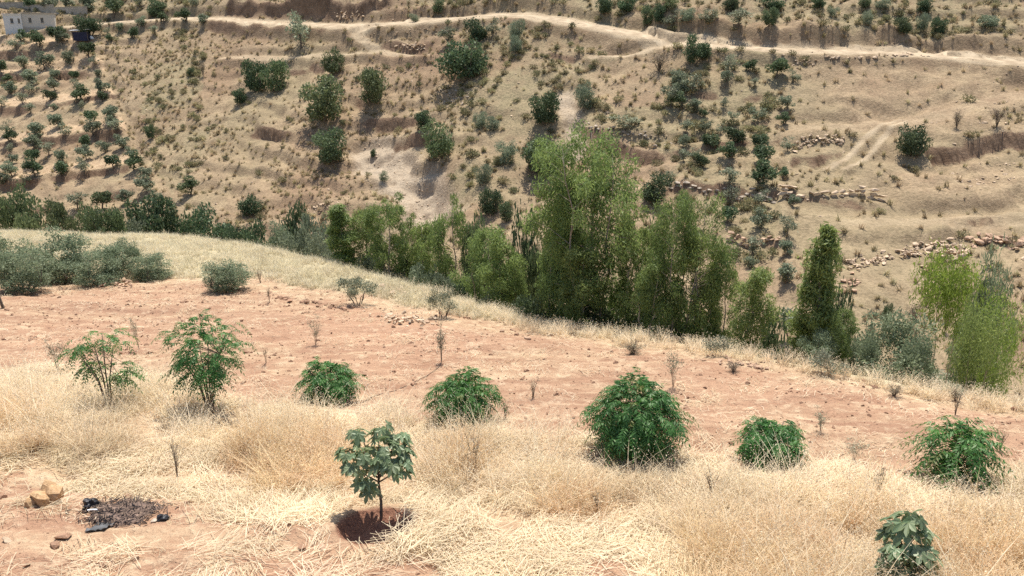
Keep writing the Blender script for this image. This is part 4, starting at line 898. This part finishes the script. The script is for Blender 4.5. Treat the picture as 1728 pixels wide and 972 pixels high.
stone_set('rock_pile', 'big flat slabs beside the lime green tree', 'rocks', line_pts([(1595,440),(1630,428)], 18, 5, 4), 'pale', 1.1, lift=.2)
stone_set('rock_pile', 'steep string of rocks below the rubble tongue', 'rocks', line_pts([(1565,448),(1572,462),(1560,478),(1575,492),(1552,505)], 34, 7, 4), 'pale', .45, lift=.2)
stone_set('rock_pile', 'line of big reddish rocks at the right edge', 'rocks', line_pts([(1640,410),(1665,405),(1690,406),(1728,415)], 46, 5, 5), 'red', .85, lift=.3)
stone_set('rock_pile', 'small rubble patch at the lower left end of the rubble tongue', 'rocks', line_pts([(1432,470),(1446,478),(1430,488)], 20, 5, 4), 'red', .6, lift=.1)
stone_set('rock_pile', 'white rubble heap in the pit below the road bend', 'rocks', line_pts([(675,80),(700,78),(715,80),(695,83)], 44, 7, 3), 'pale', .6, lift=.3)
stone_set('rock_pile', 'white boulders on the upper side of the road bend', 'rocks', line_pts([(572,30),(590,28),(612,28)], 30, 5, 3), 'pale', .75, lift=.5)
stone_set('rock_pile', 'scattered pale stones spilled beside the road bend', 'rocks', line_pts([(625,60),(640,68),(690,52),(740,50)], 40, 7, 3), 'pale', .45)
stone_set('rock_pile', 'pale scree on the bare slope above the ravine hedge', 'rocks', line_pts([(505,355),(530,352),(560,340),(580,325)], 70, 10, 6), 'pale', .4)
stone_set('rock_pile', 'pale scree down the eroded gully', 'rocks', line_pts([(600,205),(630,250),(670,290),(710,330),(730,350)], 110, 16, 14), 'pale', .36)
stone_set('rock_pile', 'dark jumbled rocks below the broad dark tree', 'rocks', line_pts([(750,150),(770,160),(785,168),(760,170)], 50, 10, 6), 'grey', .5)
stone_set('rock_pile', 'stones along the crumbling lip above the rounded green bush', 'rocks', line_pts([(650,120),(680,122),(710,116)], 26, 6, 4), 'grey', .5)
stone_set('rock_pile', 'loose stones on the dry slope at the right, below the long cut', 'rocks', line_pts([(1615,300),(1640,312),(1700,290),(1725,265),(1630,330)], 34, 10, 5), 'pale', .45)
stone_set('rock_pile', 'little heap of orange stones on the rim at the right edge', 'rocks', line_pts([(1560,650),(1585,655),(1600,662),(1712,670),(1728,672)], 46, 6, 3), 'red', .16, lift=.05)
stone_set('rock_pile', 'low stone heap on the rim between the two thin stemmed olives', 'rocks', line_pts([(640,488),(660,492),(680,494)], 40, 8, 3), 'pale', .26, lift=.1)
stone_set('rock_pile', 'ridge of turned clods and stones in the middle of the field', 'rocks', line_pts([(630,532),(665,540),(690,543),(712,545),(725,542)], 60, 9, 4), 'pale', .20, lift=.08)
stone_set('rock_pile', 'clods and stones by the straw rim left of the thin stemmed olive', 'rocks', line_pts([(462,502),(500,508),(560,518),(590,522)], 36, 9, 3), 'clod', .24, lift=.05)
stone_set('rock_pile', 'earth heap with stones below the right end of the olive clump', 'rocks', line_pts([(170,482),(190,474),(205,476),(212,486)], 36, 8, 4), 'red', .34, lift=.15)
stone_set('rock_pile', 'orange clods on the rim below the rounded dark tree', 'rocks', line_pts([(1200,605),(1240,612),(1270,618),(1290,624)], 40, 8, 3), 'red', .15, lift=.04)
stone_set('stone_row', 'row of loose pale stones just below the dirt road at the right', 'stones', line_pts([(1392,97),(1410,97),(1440,98),(1470,96),(1500,94),(1525,93),(1540,92),(1575,94)], 34, 5, 1.6), 'pale', .8)
stone_set('rock_pile', 'low scatter of white stones left of the roadside stone line', 'rocks', line_pts([(1340,108),(1360,105),(1385,108)], 30, 6, 3), 'pale', .5)
def solo(name, x, y, s, kind, lab, sq=1.0, cat='stone', z=.15):
    p = P(x, y); obj(name, STONES[kind][rng.integers(5)], None, (p[0], p[1], p[2] + CAMZ + s * z), (rng.normal() * .2, rng.normal() * .2, rng.random() * 6), (s, s, s * sq), label=lab, category=cat)
for x, y, s, k, lab in [(107,910,.20,'clod','rounded clod below the burnt heap, upper of two'),(93,923,.16,'clod','rounded clod below the burnt heap, lower of two'),(262,880,.12,'grey','grey stone at the right foot of the burnt heap'),(366,842,.001 + .12,'clod','clod under the edge of the golden grass'),(510,926,.15,'clod','clod at the lower left of the fig basin'),(543,925,.13,'red','reddish stone just left of the fig basin front'),(175,955,.15,'clod','clod on the bare soil at the bottom left'),(230,945,.12,'red','reddish stone on the bare soil beside a clod'),
   (45,955,.12,'clod','small clod near the bottom left corner'),(12,914,.14,'pale','flat pale stone at the left edge below the orange boulder'),(191,553,.16,'clod','dark clod on the red soil below the olive clump'),(253,595,.13,'clod','dark clod between the two left saplings'),(890,572,.24,'red','brown boulder on the rim left of the tallest tree'),(872,566,.2,'clod','dark lump beside the brown boulder on the rim'),(845,560,.2,'red','reddish lump at the rim above the field middle'),(1190,655,.13,'clod','clod to the right of the spindly seedling'),(615,632,.14,'clod','dark clod right above the smallest rounded bush'),(968,705,.10,'clod','dark clod left of the largest bush'),
   (720,545,.22,'red','squarish reddish boulder at the end of the clod ridge'),(1468,680,.10,'clod','dark clod on the soil above the low leafy bush')]:
    solo('stone', x, y, s, k, lab)
# orange boulder at the left
pb = P(76, 850); t = thing('boulder', 'broken orange boulder at the lower left in the straw', 'boulder', (pb[0], pb[1], pb[2] + CAMZ - .03), (0, 0, .4), (.85, .85, .8))
for nm, off, s in (('boulder_piece', (-.04, 0, .12), (.50, .42, .48)), ('boulder_piece', (.16, .05, .16), (.36, .36, .46)), ('boulder_piece', (.05, .22, .2), (.34, .3, .42)), ('boulder_piece', (-.2, .03, .08), (.26, .3, .34))):
    obj(nm, hull('boulder_piece', 22, M_GOLDROCK, (1, 1, 1)), t, off, (rng.normal() * .2, rng.normal() * .2, rng.random() * 6), s)

# ------------------------------------------------------------------ burnt heap with plastic scraps
pb = P(205, 868); t = thing('burnt_heap', 'dark burnt heap of ash and sticks in the straw', 'heap', (pb[0], pb[1], pb[2] + CAMZ))
g = np.linspace(-1, 1, 34); X, Y = np.meshgrid(g, g); wx, wy = .62, .40
rr2 = np.hypot(X, Y); Z = .10 * np.clip(1 - rr2 ** 2, 0, 1) + .05 * fbm(X * 3, Y * 3, 7, 3) * (rr2 < 1.05) - .12 * sstep(.6, 1.0, rr2 + .7 * fbm(X * 2.4, Y * 2.4, 8, 3))
gxy = np.stack([X * wx, Y * wy], -1).reshape(-1, 2); base = full_h(gxy[:, 0] + pb[0], gxy[:, 1] + pb[1]) - pb[2]
i, j = np.meshgrid(np.arange(33), np.arange(33), indexing='ij'); F = np.stack([i * 34 + j, i * 34 + j + 1, (i + 1) * 34 + j + 1, (i + 1) * 34 + j], -1).reshape(-1, 4)
obj('ash_mound', np_mesh('ash_mound', np.column_stack([gxy, base + Z.ravel()]), F, None, [M_ASH], smooth=True), t)
mb = MB(); mk = MB()
for q in range(420):
    a, r_ = rng.random() * 6.283, math.sqrt(rng.random()) * (1.35 if q % 4 == 0 else 1); c = np.array([math.cos(a) * r_ * wx * .95, math.sin(a) * r_ * wy * .95]); z = float(full_h(np.array([c[0] + pb[0]]), np.array([c[1] + pb[1]]))[0]) - pb[2] + .10 * max(0, 1 - r_ * r_) + .015
    d = unit(np.array([rng.normal(), rng.normal(), .25 * rng.normal()])); l = .04 + .10 * rng.random(); (mb if q % 3 else mk).tube([(c[0], c[1], z), (c[0] + d[0] * l, c[1] + d[1] * l, z + d[2] * l + .01)], [.007, .004], 4, rng.random())
o = obj('sticks', mb.mesh('sticks', [solid_mat('charred_stick', (.10, .075, .06), (.24, .17, .125), 6)]), t); o['kind'] = 'stuff'
o = obj('charred_sticks', mk.mesh('charred_sticks', [M_BLACK]), t); o['kind'] = 'stuff'
def crumple(name, px, py, sx, sy, sz, m, lab, cat, seed, rot=0.):
    p = P(px, py); bm = bmesh.new(); bmesh.ops.create_icosphere(bm, subdivisions=3, radius=1)
    for v in bm.verts:
        c = v.co; n_ = float(fbm(np.array(c.x * 2.1 + seed), np.array(c.y * 2.1 + c.z * 1.7), seed, 3)); v.co = c * (1 + .55 * n_); v.co.x *= sx; v.co.y *= sy; v.co.z = max(v.co.z, -.35) * sz
    me = bpy.data.meshes.new(name); bm.to_mesh(me); bm.free(); me.materials.append(m)
    obj(name, me, None, (p[0], p[1], p[2] + CAMZ + sz * .3), (0, 0, rot), label=lab, category=cat)
crumple('plastic_bag', 154, 858, .12, .12, .12, M_BLACK, 'crumpled black plastic bag on the left of the burnt heap', 'bag', 3)
crumple('plastic_scrap', 276, 876, .09, .07, .06, M_BLACK, 'small black plastic scrap at the right end of the burnt heap', 'scrap', 5)
crumple('paper_scrap', 545, 862, .055, .05, .06, M_WHITE, 'small white paper scrap in the straw left of the fig', 'litter', 9)
p0 = P(160, 898); g = np.linspace(0, 1, 12); X, Y = np.meshgrid(g - .5, g); hx = X.ravel() * .27; hy = Y.ravel() * .42
hz = full_h(hx + p0[0], hy + p0[1]) - p0[2] + .035 + .05 * fbm(X.ravel() * 6, Y.ravel() * 6, 4, 2)
i, j = np.meshgrid(np.arange(11), np.arange(11), indexing='ij'); F = np.stack([i * 12 + j, i * 12 + j + 1, (i + 1) * 12 + j + 1, (i + 1) * 12 + j], -1).reshape(-1, 4)
top = np.column_stack([hx, hy, hz]); me = np_mesh('plastic_sheet', top, F, None, [M_GREYPL], smooth=True)
o = obj('plastic_sheet', me, None, (p0[0], p0[1], p0[2] + CAMZ), (0, 0, .1), label='grey plastic sheet strip lying in front of the black bag', category='sheet'); o.modifiers.new('thick', 'SOLIDIFY').thickness = .006
p0 = P(158, 873); mb = MB(); mb.tube([(-.07, 0, .12), (.0, .01, .125), (.075, .0, .13)], [.011, .011, .011], 6); obj('plastic_tube', mb.mesh('plastic_tube', [M_WHITE]), None, (p0[0], p0[1], p0[2] + CAMZ), label='short white plastic tube lying under the black bag', category='tube')
# irrigation hose
hp = [P(x, y) for x, y in [(745,612),(738,622),(722,634),(702,644),(685,652),(668,660),(645,665),(625,672),(612,680)]]; hp = np.array(hp); c = hp[0]
mb = MB(); mb.tube(hp - c + (0, 0, .015), .009, 6); obj('irrigation_hose', mb.mesh('irrigation_hose', [M_HOSE], True), None, (c[0], c[1], c[2] + CAMZ), label='thin dark irrigation hose running from a seedling across the soil', category='hose')
# leaning bare stake at the left edge
p0 = P(6, 520); mb = MB(); mb.tube([(0, 0, -.1), (-.08, 0, .5), (-.22, .02, 1.15)], [.05, .04, .03], 6); obj('stump', mb.mesh('stump', [M_BARK], True), None, (p0[0], p0[1], p0[2] + CAMZ), label='bare leaning trunk at the left edge below the olives', category='trunk')

# ------------------------------------------------------------------ house, boundary wall and shelter at the upper left
pL, pR = P(9, 48), P(97, 47); k_ = (pL[1] + pR[1]) / 2
ang = .40; Wh = .84 * (97 - 9) * (k_ * CP) / FPX; zb = min(pL[2], pR[2]) - .2
hc = (pL + pR) / 2; Hh = 25 * (k_ * CP) / FPX
h_ = thing('house', 'small white flat roofed house behind the olive terraces', 'house', (hc[0], hc[1], zb + CAMZ), (0, 0, ang))
def part(name, lo, hi, m, parent):
    b = MB(); b.box(lo, hi); return obj(name, b.mesh(name, [m]), parent)
D = 4.0; xa, xm, xb = -Wh / 2, -Wh / 2 + Wh * .35, Wh / 2
def wall_front(name, x0, x1, y, H, holes, m, parent):
    """front wall with real openings, butted boxes round each hole"""
    b = MB(); xs = x0
    for (hx0, hx1, z0, z1) in sorted(holes):
        b.box((xs, y, -1.2), (hx0, y + .25, H)); b.box((hx0, y, -1.2), (hx1, y + .25, z0)); b.box((hx0, y, z1), (hx1, y + .25, H)); xs = hx1
    b.box((xs, y, -1.2), (x1, y + .25, H)); return obj(name, b.mesh(name, [m]), parent)
def window(x0, x1, z0, z1, y, parent):
    b = MB(); w = .07
    b.box((x0, y + .08, z0), (x0 + w, y + .16, z1)); b.box((x1 - w, y + .08, z0), (x1, y + .16, z1)); b.box((x0 + w, y + .08, z0), (x1 - w, y + .16, z0 + w)); b.box((x0 + w, y + .08, z1 - w), (x1 - w, y + .16, z1)); b.box(((x0 + x1) / 2 - .03, y + .08, z0 + w), ((x0 + x1) / 2 + .03, y + .16, z1 - w))
    f = obj('window', b.mesh('window', [M_CONC]), parent); part('pane', (x0 + w, y + .11, z0 + w), (x1 - w, y + .13, z1 - w), M_DARKGL, f); part('sill', (x0 - .08, y - .08, z0 - .08), (x1 + .08, y + .10, z0 - .002), M_CONC, f)
ya, yb = -.5, .0
h1 = [(xa + Wh * .13, xa + Wh * .19, Hh * .38, Hh * .68), (xa + Wh * .275, xa + Wh * .32, Hh * .38, Hh * .68)]
h2 = [(xm + Wh * .13, xm + Wh * .19, Hh * .42, Hh * .74), (xm + Wh * .37, xm + Wh * .43, Hh * .42, Hh * .74)]
wall_front('front_wall', xa, xm, ya, Hh * .92, h1, M_HOUSEW, h_); wall_front('front_wall', xm + .002, xb, yb, Hh, h2, M_HOUSE, h_)
for q in h1: window(*q, ya, h_)
for q in h2: window(*q, yb, h_)
part('side_wall', (xa, ya + .25, -1.2), (xa + .25, D, Hh * .92), M_HOUSEW, h_); part('side_wall', (xb - .25, yb + .25, -1.2), (xb, D, Hh), M_HOUSEW, h_); part('party_wall', (xm - .25, ya + .25, -1.2), (xm, D, Hh * .92), M_HOUSEW, h_)
part('back_wall', (xa + .25, D - .25, -1.2), (xb - .25, D, Hh * .9), M_HOUSE, h_)
part('roof', (xa - .15, ya - .15, Hh * .92), (xm - .003, D + .1, Hh * .92 + .16), M_HOUSEW, h_); part('roof', (xm, yb - .18, Hh), (xb + .15, D + .12, Hh + .18), M_CONC, h_); part('plinth', (xm + .01, yb - .06, -1.2), (xb - .01, yb - .002, .35), M_CONC, h_)
wp = [P(x, y) for x, y in [(-60,1),(0,13),(45,17),(92,22),(148,24)]]; t = thing('boundary_wall', 'long low concrete boundary wall above the white house', 'wall', (wp[2][0], wp[2][1], wp[2][2] + CAMZ))
for a_, b_ in zip(wp[:-1], wp[1:]):
    L = math.hypot(b_[0] - a_[0], b_[1] - a_[1]); an = math.atan2(b_[1] - a_[1], b_[0] - a_[0]); n_ = max(1, int(L / 6))
    for q in range(n_):
        x0 = L * q / n_; s_ = L / n_ - .02; z = a_[2] + (b_[2] - a_[2]) * (q + .5) / n_; b = MB(); b.box((x0, -.12, -1.0), (x0 + s_, .12, 1.25)); b.box((x0, -.17, 1.25), (x0 + s_, .17, 1.38))
        obj('wall_panel', b.mesh('wall_panel', [M_CONC]), t, (a_[0] - wp[2][0], a_[1] - wp[2][1], z - wp[2][2]), (0, 0, an))
ps = P(139, 68); t = thing('shelter', 'small dark shelter with a white sheet roof under a tree', 'shelter', (ps[0], ps[1], ps[2] + CAMZ), (0, 0, .1))
for x in (-1.4, 1.4):
    for y in (-.8, .8): b = MB(); b.tube([(x, y, -.3), (x, y, 1.75 + .1 * (y > 0))], .05, 6); obj('post', b.mesh('post', [M_BARK]), t)
b = MB(); b.box((-1.35, -.75, -.1), (1.35, .75, 1.55)); obj('tarp_wall', b.mesh('tarp_wall', [M_TARP]), t)
b = MB(); b.add([(-1.8,-1.1,1.75),(.2,-1.15,1.82),(.2,1.1,1.95),(-1.8,1.1,1.9),(-1.8,-1.1,1.8),(.2,-1.15,1.87),(.2,1.1,2.0),(-1.8,1.1,1.95)], [(0,3,2,1),(4,5,6,7),(0,1,5,4),(1,2,6,5),(2,3,7,6),(3,0,4,7)]); obj('roof_sheet', b.mesh('roof_sheet', [M_WHITE]), t)
b = MB(); b.add([(.9,-1.0,1.9),(1.9,-1.0,2.05),(1.9,.6,2.1),(.9,.6,2.0),(.9,-1.0,1.95),(1.9,-1.0,2.1),(1.9,.6,2.15),(.9,.6,2.05)], [(0,3,2,1),(4,5,6,7),(0,1,5,4),(1,2,6,5),(2,3,7,6),(3,0,4,7)]); obj('roof_sheet', b.mesh('roof_sheet', [M_WHITE]), t)
crumple('water_can', 155, 66, .38, .38, .42, M_WHITE, 'white water can standing right beside the dark shelter', 'can', 12)

# ------------------------------------------------------------------ uncountable cover: grass, straw, tufts, clods
def scatter(name, proto_me, pts, rot, scl, tint, label, cat):
    n = len(pts); me = bpy.data.meshes.new(name); me.vertices.add(n); me.vertices.foreach_set('co', np.asarray(pts, np.float32).ravel())
    for nm, ty, dat, f in (('rot', 'FLOAT_VECTOR', rot, 'vector'), ('scl', 'FLOAT', scl, 'value'), ('tint', 'FLOAT', tint, 'value')):
        a = me.attributes.new(nm, ty, 'POINT'); a.data.foreach_set(f, np.asarray(dat, np.float32).ravel())
    src = bpy.data.objects.new(name + '_piece', proto_me)               # shape source, in no collection
    o = obj(name, me, None, kind='stuff', label=label, category=cat)
    ng = bpy.data.node_groups.new(name, 'GeometryNodeTree'); ng.interface.new_socket('Geometry', in_out='INPUT', socket_type='NodeSocketGeometry'); ng.interface.new_socket('Geometry', in_out='OUTPUT', socket_type='NodeSocketGeometry')
    n_ = ng.nodes; gi, go = n_.new('NodeGroupInput'), n_.new('NodeGroupOutput'); ip = n_.new('GeometryNodeInstanceOnPoints'); oi = n_.new('GeometryNodeObjectInfo'); oi.inputs[0].default_value = src; oi.transform_space = 'ORIGINAL'
    def na(nm, ty): a = n_.new('GeometryNodeInputNamedAttribute'); a.data_type = ty; a.inputs[0].default_value = nm; return a.outputs[0]
    er = n_.new('FunctionNodeEulerToRotation'); l = ng.links
    l.new(gi.outputs[0], ip.inputs['Points']); l.new(oi.outputs['Geometry'], ip.inputs['Instance']); l.new(na('rot', 'FLOAT_VECTOR'), er.inputs[0]); l.new(er.outputs[0], ip.inputs['Rotation']); l.new(na('scl', 'FLOAT'), ip.inputs['Scale']); l.new(ip.outputs[0], go.inputs[0])
    m = o.modifiers.new('scatter', 'NODES'); m.node_group = ng; return o
def blades(name, n, H, spread, width, m, lean=.35, curve=.4, heads=0, base_r=.06):
    mb = MB()
    for q in range(n):
        a = rng.random() * 6.283; b = np.array([math.cos(a), math.sin(a), 0]) * base_r * math.sqrt(rng.random()); th = rng.random() * 6.283; d = np.array([math.cos(th), math.sin(th), 0.]); h = H * (.5 + .5 * rng.random()); le = lean * rng.random() + .05
        s = unit(np.cross(d, (0, 0, 1))) * width * .5; t = np.array([0, .4, .75, 1.0]); pts = b + np.outer(t * le * h + curve * t ** 3 * h * rng.random(), d) + np.outer(t * h * (1 - .25 * le), (0, 0, 1.0)); w = np.array([1, .85, .55, .12])
        V = np.concatenate([pts - s * w[:, None], pts + s * w[:, None]]); V[[0, 4], 2] -= .03
        mb.add(V, [(k, k + 4, k + 5, k + 1) for k in range(3)])
        if q < heads:
            k = 5; c = pts[-1] + rng.normal(size=(k, 3)) * np.array([.035, .035, .05]); aa = unit(rng.normal(size=(k, 3)) + d - np.array([0, 0, .8])); mb.leaves(c, aa, unit(np.cross(aa, rng.normal(size=(k, 3)))), .035, .011, .5)
    return mb.mesh(name, [m])
def mat_of_straw(name, n, rad, L, width, m):
    mb = MB(); th0 = rng.random() * 6.283
    for q in range(n):
        a = rng.random() * 6.283; r = rad * math.sqrt(rng.random()); th = rng.normal() * .6; d = np.array([math.cos(th), math.sin(th), 0.]); l = L * (.4 + .6 * rng.random()); z = .005 + .05 * rng.random() ** 1.5
        c = np.array([math.cos(a) * r, math.sin(a) * r, z]); s = np.array([-d[1], d[0], .3 * rng.normal()]) * width * .5; up = np.array([0, 0, .35 * l * rng.normal() * .4])
        pts = [c - d * l / 2 - np.array([0, 0, .01]), c + np.array([rng.normal() * .02, rng.normal() * .02, .012]), c + d * l / 2 + np.abs(up)]; V = np.array([p - s for p in pts] + [p + s for p in pts]); mb.add(V, [(0, 3, 4, 1), (1, 4, 5, 2)])
    return mb.mesh(name, [m])
def rand_near(n, x0, x1, y0, y1): return x0 + (x1 - x0) * rng.random(n), y0 + (y1 - y0) * rng.random(n)
def put(name, me, x, y, smin, smax, tint0, tint1, label, cat, tilt=.12, sink=0., sc=None, flow=False):
    n = len(x); z = full_h(x, y) + CAMZ - sink; rot = np.column_stack([rng.normal(size=n) * tilt, rng.normal(size=n) * tilt, rng.random(n) * 6.283]); s = smin + (smax - smin) * rng.random(n)
    if sc is not None: s = s * sc
    if flow: rot[:, 2] = 5.5 * fbm(x / 2.6, y / 2.6, 19, 2) + .85 * rng.normal(size=n)
    ti = np.clip(tint0 + (tint1 - tint0) * rng.random(n) + .5 * fbm(x / 1.5, y / 1.5, 7, 3), 0, 1); return scatter(name, me, np.column_stack([x, y, z]), rot, s, ti, label, cat)
BUSH_AT = [P(x, y)[:2] for x, y in [(558,669),(783,704),(1072,754),(1298,771),(1605,802)]]
def off_bush(x, y):
    r = np.ones(x.shape, bool)
    for q, c in enumerate(BUSH_AT): r &= np.hypot(x - c[0], y - c[1] + .35) > (1.15 if q == 2 else .85) + .3 * vnoise(x * 3, y * 3, 3)
    return r
def not_fig(x, y): return np.hypot((x - FIG[0] + .06) / 1.05, (y - FIG[1] + .27) / .95) > .68 + .12 * vnoise(x * 4, y * 4, 9)
HEAP = P(205, 868)
def clear(x, y): return not_fig(x, y) & (np.hypot((x - HEAP[0] + .05) / .72, (y - HEAP[1]) / .52) > 1)
x, y = rand_near(23000, -12, 12, 6, 18); s = (rng.random(len(x)) < straw_mask(x, y)) & clear(x, y) & (fbm(x / 1.1, y / .7, 62, 3) > -.16); x, y = x[s], y[s]
put('flattened_straw', mat_of_straw('straw_mat', 24, .2, .36, .0056, M_STRAW), x[::2], y[::2], .7, 1.5, .2, .9, 'flattened pale straw matted over the near slope', 'straw', .1, flow=True)
put('flattened_straw', mat_of_straw('straw_mat', 20, .22, .5, .0056, M_STRAW), x[1::2], y[1::2], .7, 1.5, .1, .8, 'tangled straw litter lying between the standing tufts', 'straw', .1, flow=True)
x, y = rand_near(15000, -13, 13, 6, 18); s = soft_in(ST_PALE, x, y, .5, .8, 75) & clear(x, y) & off_bush(x, y) & (fbm(x / .55, y / .55, 33, 2) + .35 * fbm(x / 2, y / 2, 34, 2) > -.06); x, y = x[s], y[s]
k3 = np.arange(len(x)) % 3
for q in range(3): put('dry_grass', blades('grass_tuft', [20, 12, 24][q], [.44, .72, .30][q], .1, [.0085, .0095, .008][q], M_STRAW, .85, .7, [16, 12, 8][q], [.12, .09, .15][q]), x[k3 == q], y[k3 == q], .55, 1.25, .25, 1., ['pale wild oat tufts standing over the near slope', 'bleached thin grass standing among the wild oats', 'short pale grass filling the standing straw'][q], 'grass')
x, y = rand_near(11000, -13, 13, 5.5, 15); s = soft_in(ST_GOLD, x, y, .35, .7, 76) & clear(x, y) & (fbm(x / .5, y / .5, 35, 2) > -.12); x, y = x[s], y[s]
for q in range(2): put('golden_grass' , blades('grass_tuft', 20, [.5, .68][q], .1, .0085, M_GOLD, .8, .7, 9, .12), x[q::2], y[q::2], .6, 1.25, .1, .9, ['tall golden brown grass standing in thick clumps', 'leaning golden stalks mixed through the thick clumps'][q], 'grass')
# thin straw and clods over the ploughed soil
x, y = rand_near(16000, -34, 26, 9, 42); b = y_edge(x) - y; s = (b > -.3) & (fbm(x / 2.2, y / .9, 47, 3) > -.05) & (straw_mask(x, y) < .4) & (y < np.interp(x, [-40, -10, 0, 12], [42, 32, 26, 17])); x, y = x[s], y[s]
put('straw_litter', mat_of_straw('straw_bits', 12, .22, .2, .0065, M_STRAW), x, y, .6, 1.4, .2, .9, 'thin straw litter scattered over the red soil', 'straw', .12, flow=True)
x, y = rand_near(24000, -30, 24, 6.5, 36); b = y_edge(x) - y; s = (b > .2) & (straw_mask(x, y) < .5) & (y < np.interp(x, [-40, -10, 0, 12], [36, 30, 25, 17])) & (fbm(x / 1.6, y / .8, 57, 3) > -.2); x, y = x[s], y[s]
put('soil_clods', hull('clod', 10, M_CLOD, (1.2, 1, .8)), x, y, .025, .10, 0, 1, 'small clods and pebbles strewn over the red soil', 'clods', .3, 0, .6 + rng.random(len(x)) ** 6 * 1.6)
# rim fringe and the pale grass beyond the soil
x, y = rand_near(40000, -30, 22, 12, 50); b = y - y_edge(x); s = (np.abs(b + .5 + .6 * fbm(x / 1.5, y / 1.5, 3, 2)) < .75) & (x > -4 + 3 * rng.random(len(x))); x, y = x[s], y[s]
put('rim_grass', blades('grass_tuft', 18, .42, .1, .011, M_STRAW, .5, .5, 8, .1), x, y, .5, 1.25, .4, 1., 'pale dry grass fringe along the rim of the field', 'grass')
x, y = rand_near(60000, -46, 6, 18, 60); b = y - y_edge(x); ft = np.interp(x, *np.array([near_plane_pt(*p)[:2] for p in [(-500,478),(0,478),(160,470),(290,468),(420,468),(520,488),(640,505),(760,535),(880,545)]]).T); s = (y > ft + .5 * fbm(x / 2, y / 2, 3, 2)) & (b < 2.5) & (np.abs(x / y) < .78); x, y = x[s][:9000], y[s][:9000]
put('meadow_grass', blades('grass_tuft', 16, .30, .1, .016, M_GREENGRASS, .5, .5, 5, .14), x, y, .6, 1.4, .1, .9, 'pale greenish dry grass on the bank behind the field', 'grass')
# hillside tufts
x, y = rand_near(60000, -150, 95, 34, 200); b = y - y_edge(x); s = (b > 4) & (np.abs(x / y) < .74); x, y = x[s], y[s]
_, rd, gu, ct = feats(x, y, base_h(x, y)); br = soft_in(BAREHILL, x, y, 3, 6, 78); sc_ = soft_in(SCRUBS, x, y, 3, 5, 75); orch_ = inside(fpoly([(-400,70),(160,60),(240,290),(260,345),(-400,360)]), x, y)
dens = (.62 + .9 * fbm(x / 9, y / 9, 91, 3)) * np.where(br, .35, 1) * np.where(orch_, .2, 1); s = (rd < .25) & (gu < .45) & (ct < .5) & (rng.random(len(x)) < dens); x, y, sc_ = x[s], y[s], sc_[s]
for q in range(2): put('hillside_tufts', blades('hill_tuft', 18, .6, .1, .06, M_TUFT, .8, .5, 0, .2), x[q::2], y[q::2], .4, 1.35, -.1, .9, ['dry grass tufts covering the far hillside', 'bleached grass tufts scattered across the far hillside'][q], 'grass', .2)
xs, ys = x[sc_], y[sc_]; s = rng.random(len(xs)) < .40 + .8 * fbm(xs / 6, ys / 6, 93, 2)
xb, yb_ = xs[s], ys[s]; s2 = (~sc_) & (rng.random(len(x)) < .025 + .12 * (fbm(x / 7, y / 7, 95, 3) > .24)); xb, yb_ = np.concatenate([xb, x[s2]]), np.concatenate([yb_, y[s2]])
cush = MB(); cloud(cush, 110, [[0,0,.22,.42,.42,.26],[.25,.1,.2,.25,.25,.2],[-.2,-.15,.25,.28,.28,.24]], .22, .3, -.3, .45, .8); put('hillside_scrub', cush.mesh('scrub_cushion', [M_SCRUB]), xb, yb_, .6, 1.8, .0, 1., 'low olive brown scrub cushions on the far hillside', 'scrub', .1)
x, y = rand_near(16000, -150, 95, 34, 190); b = y - y_edge(x); s = (b > 6) & (np.abs(x / y) < .74) & (fbm(x / 12, y / 12, 97, 3) > .02); x, y = x[s][:4200], y[s][:4200]
put('hillside_stones', STONES['pale'][0], x, y, .12, .5, 0, 1, 'small pale stones strewn over the far hillside', 'stones', .3, 0, .5 + rng.random(len(x)) ** 5)
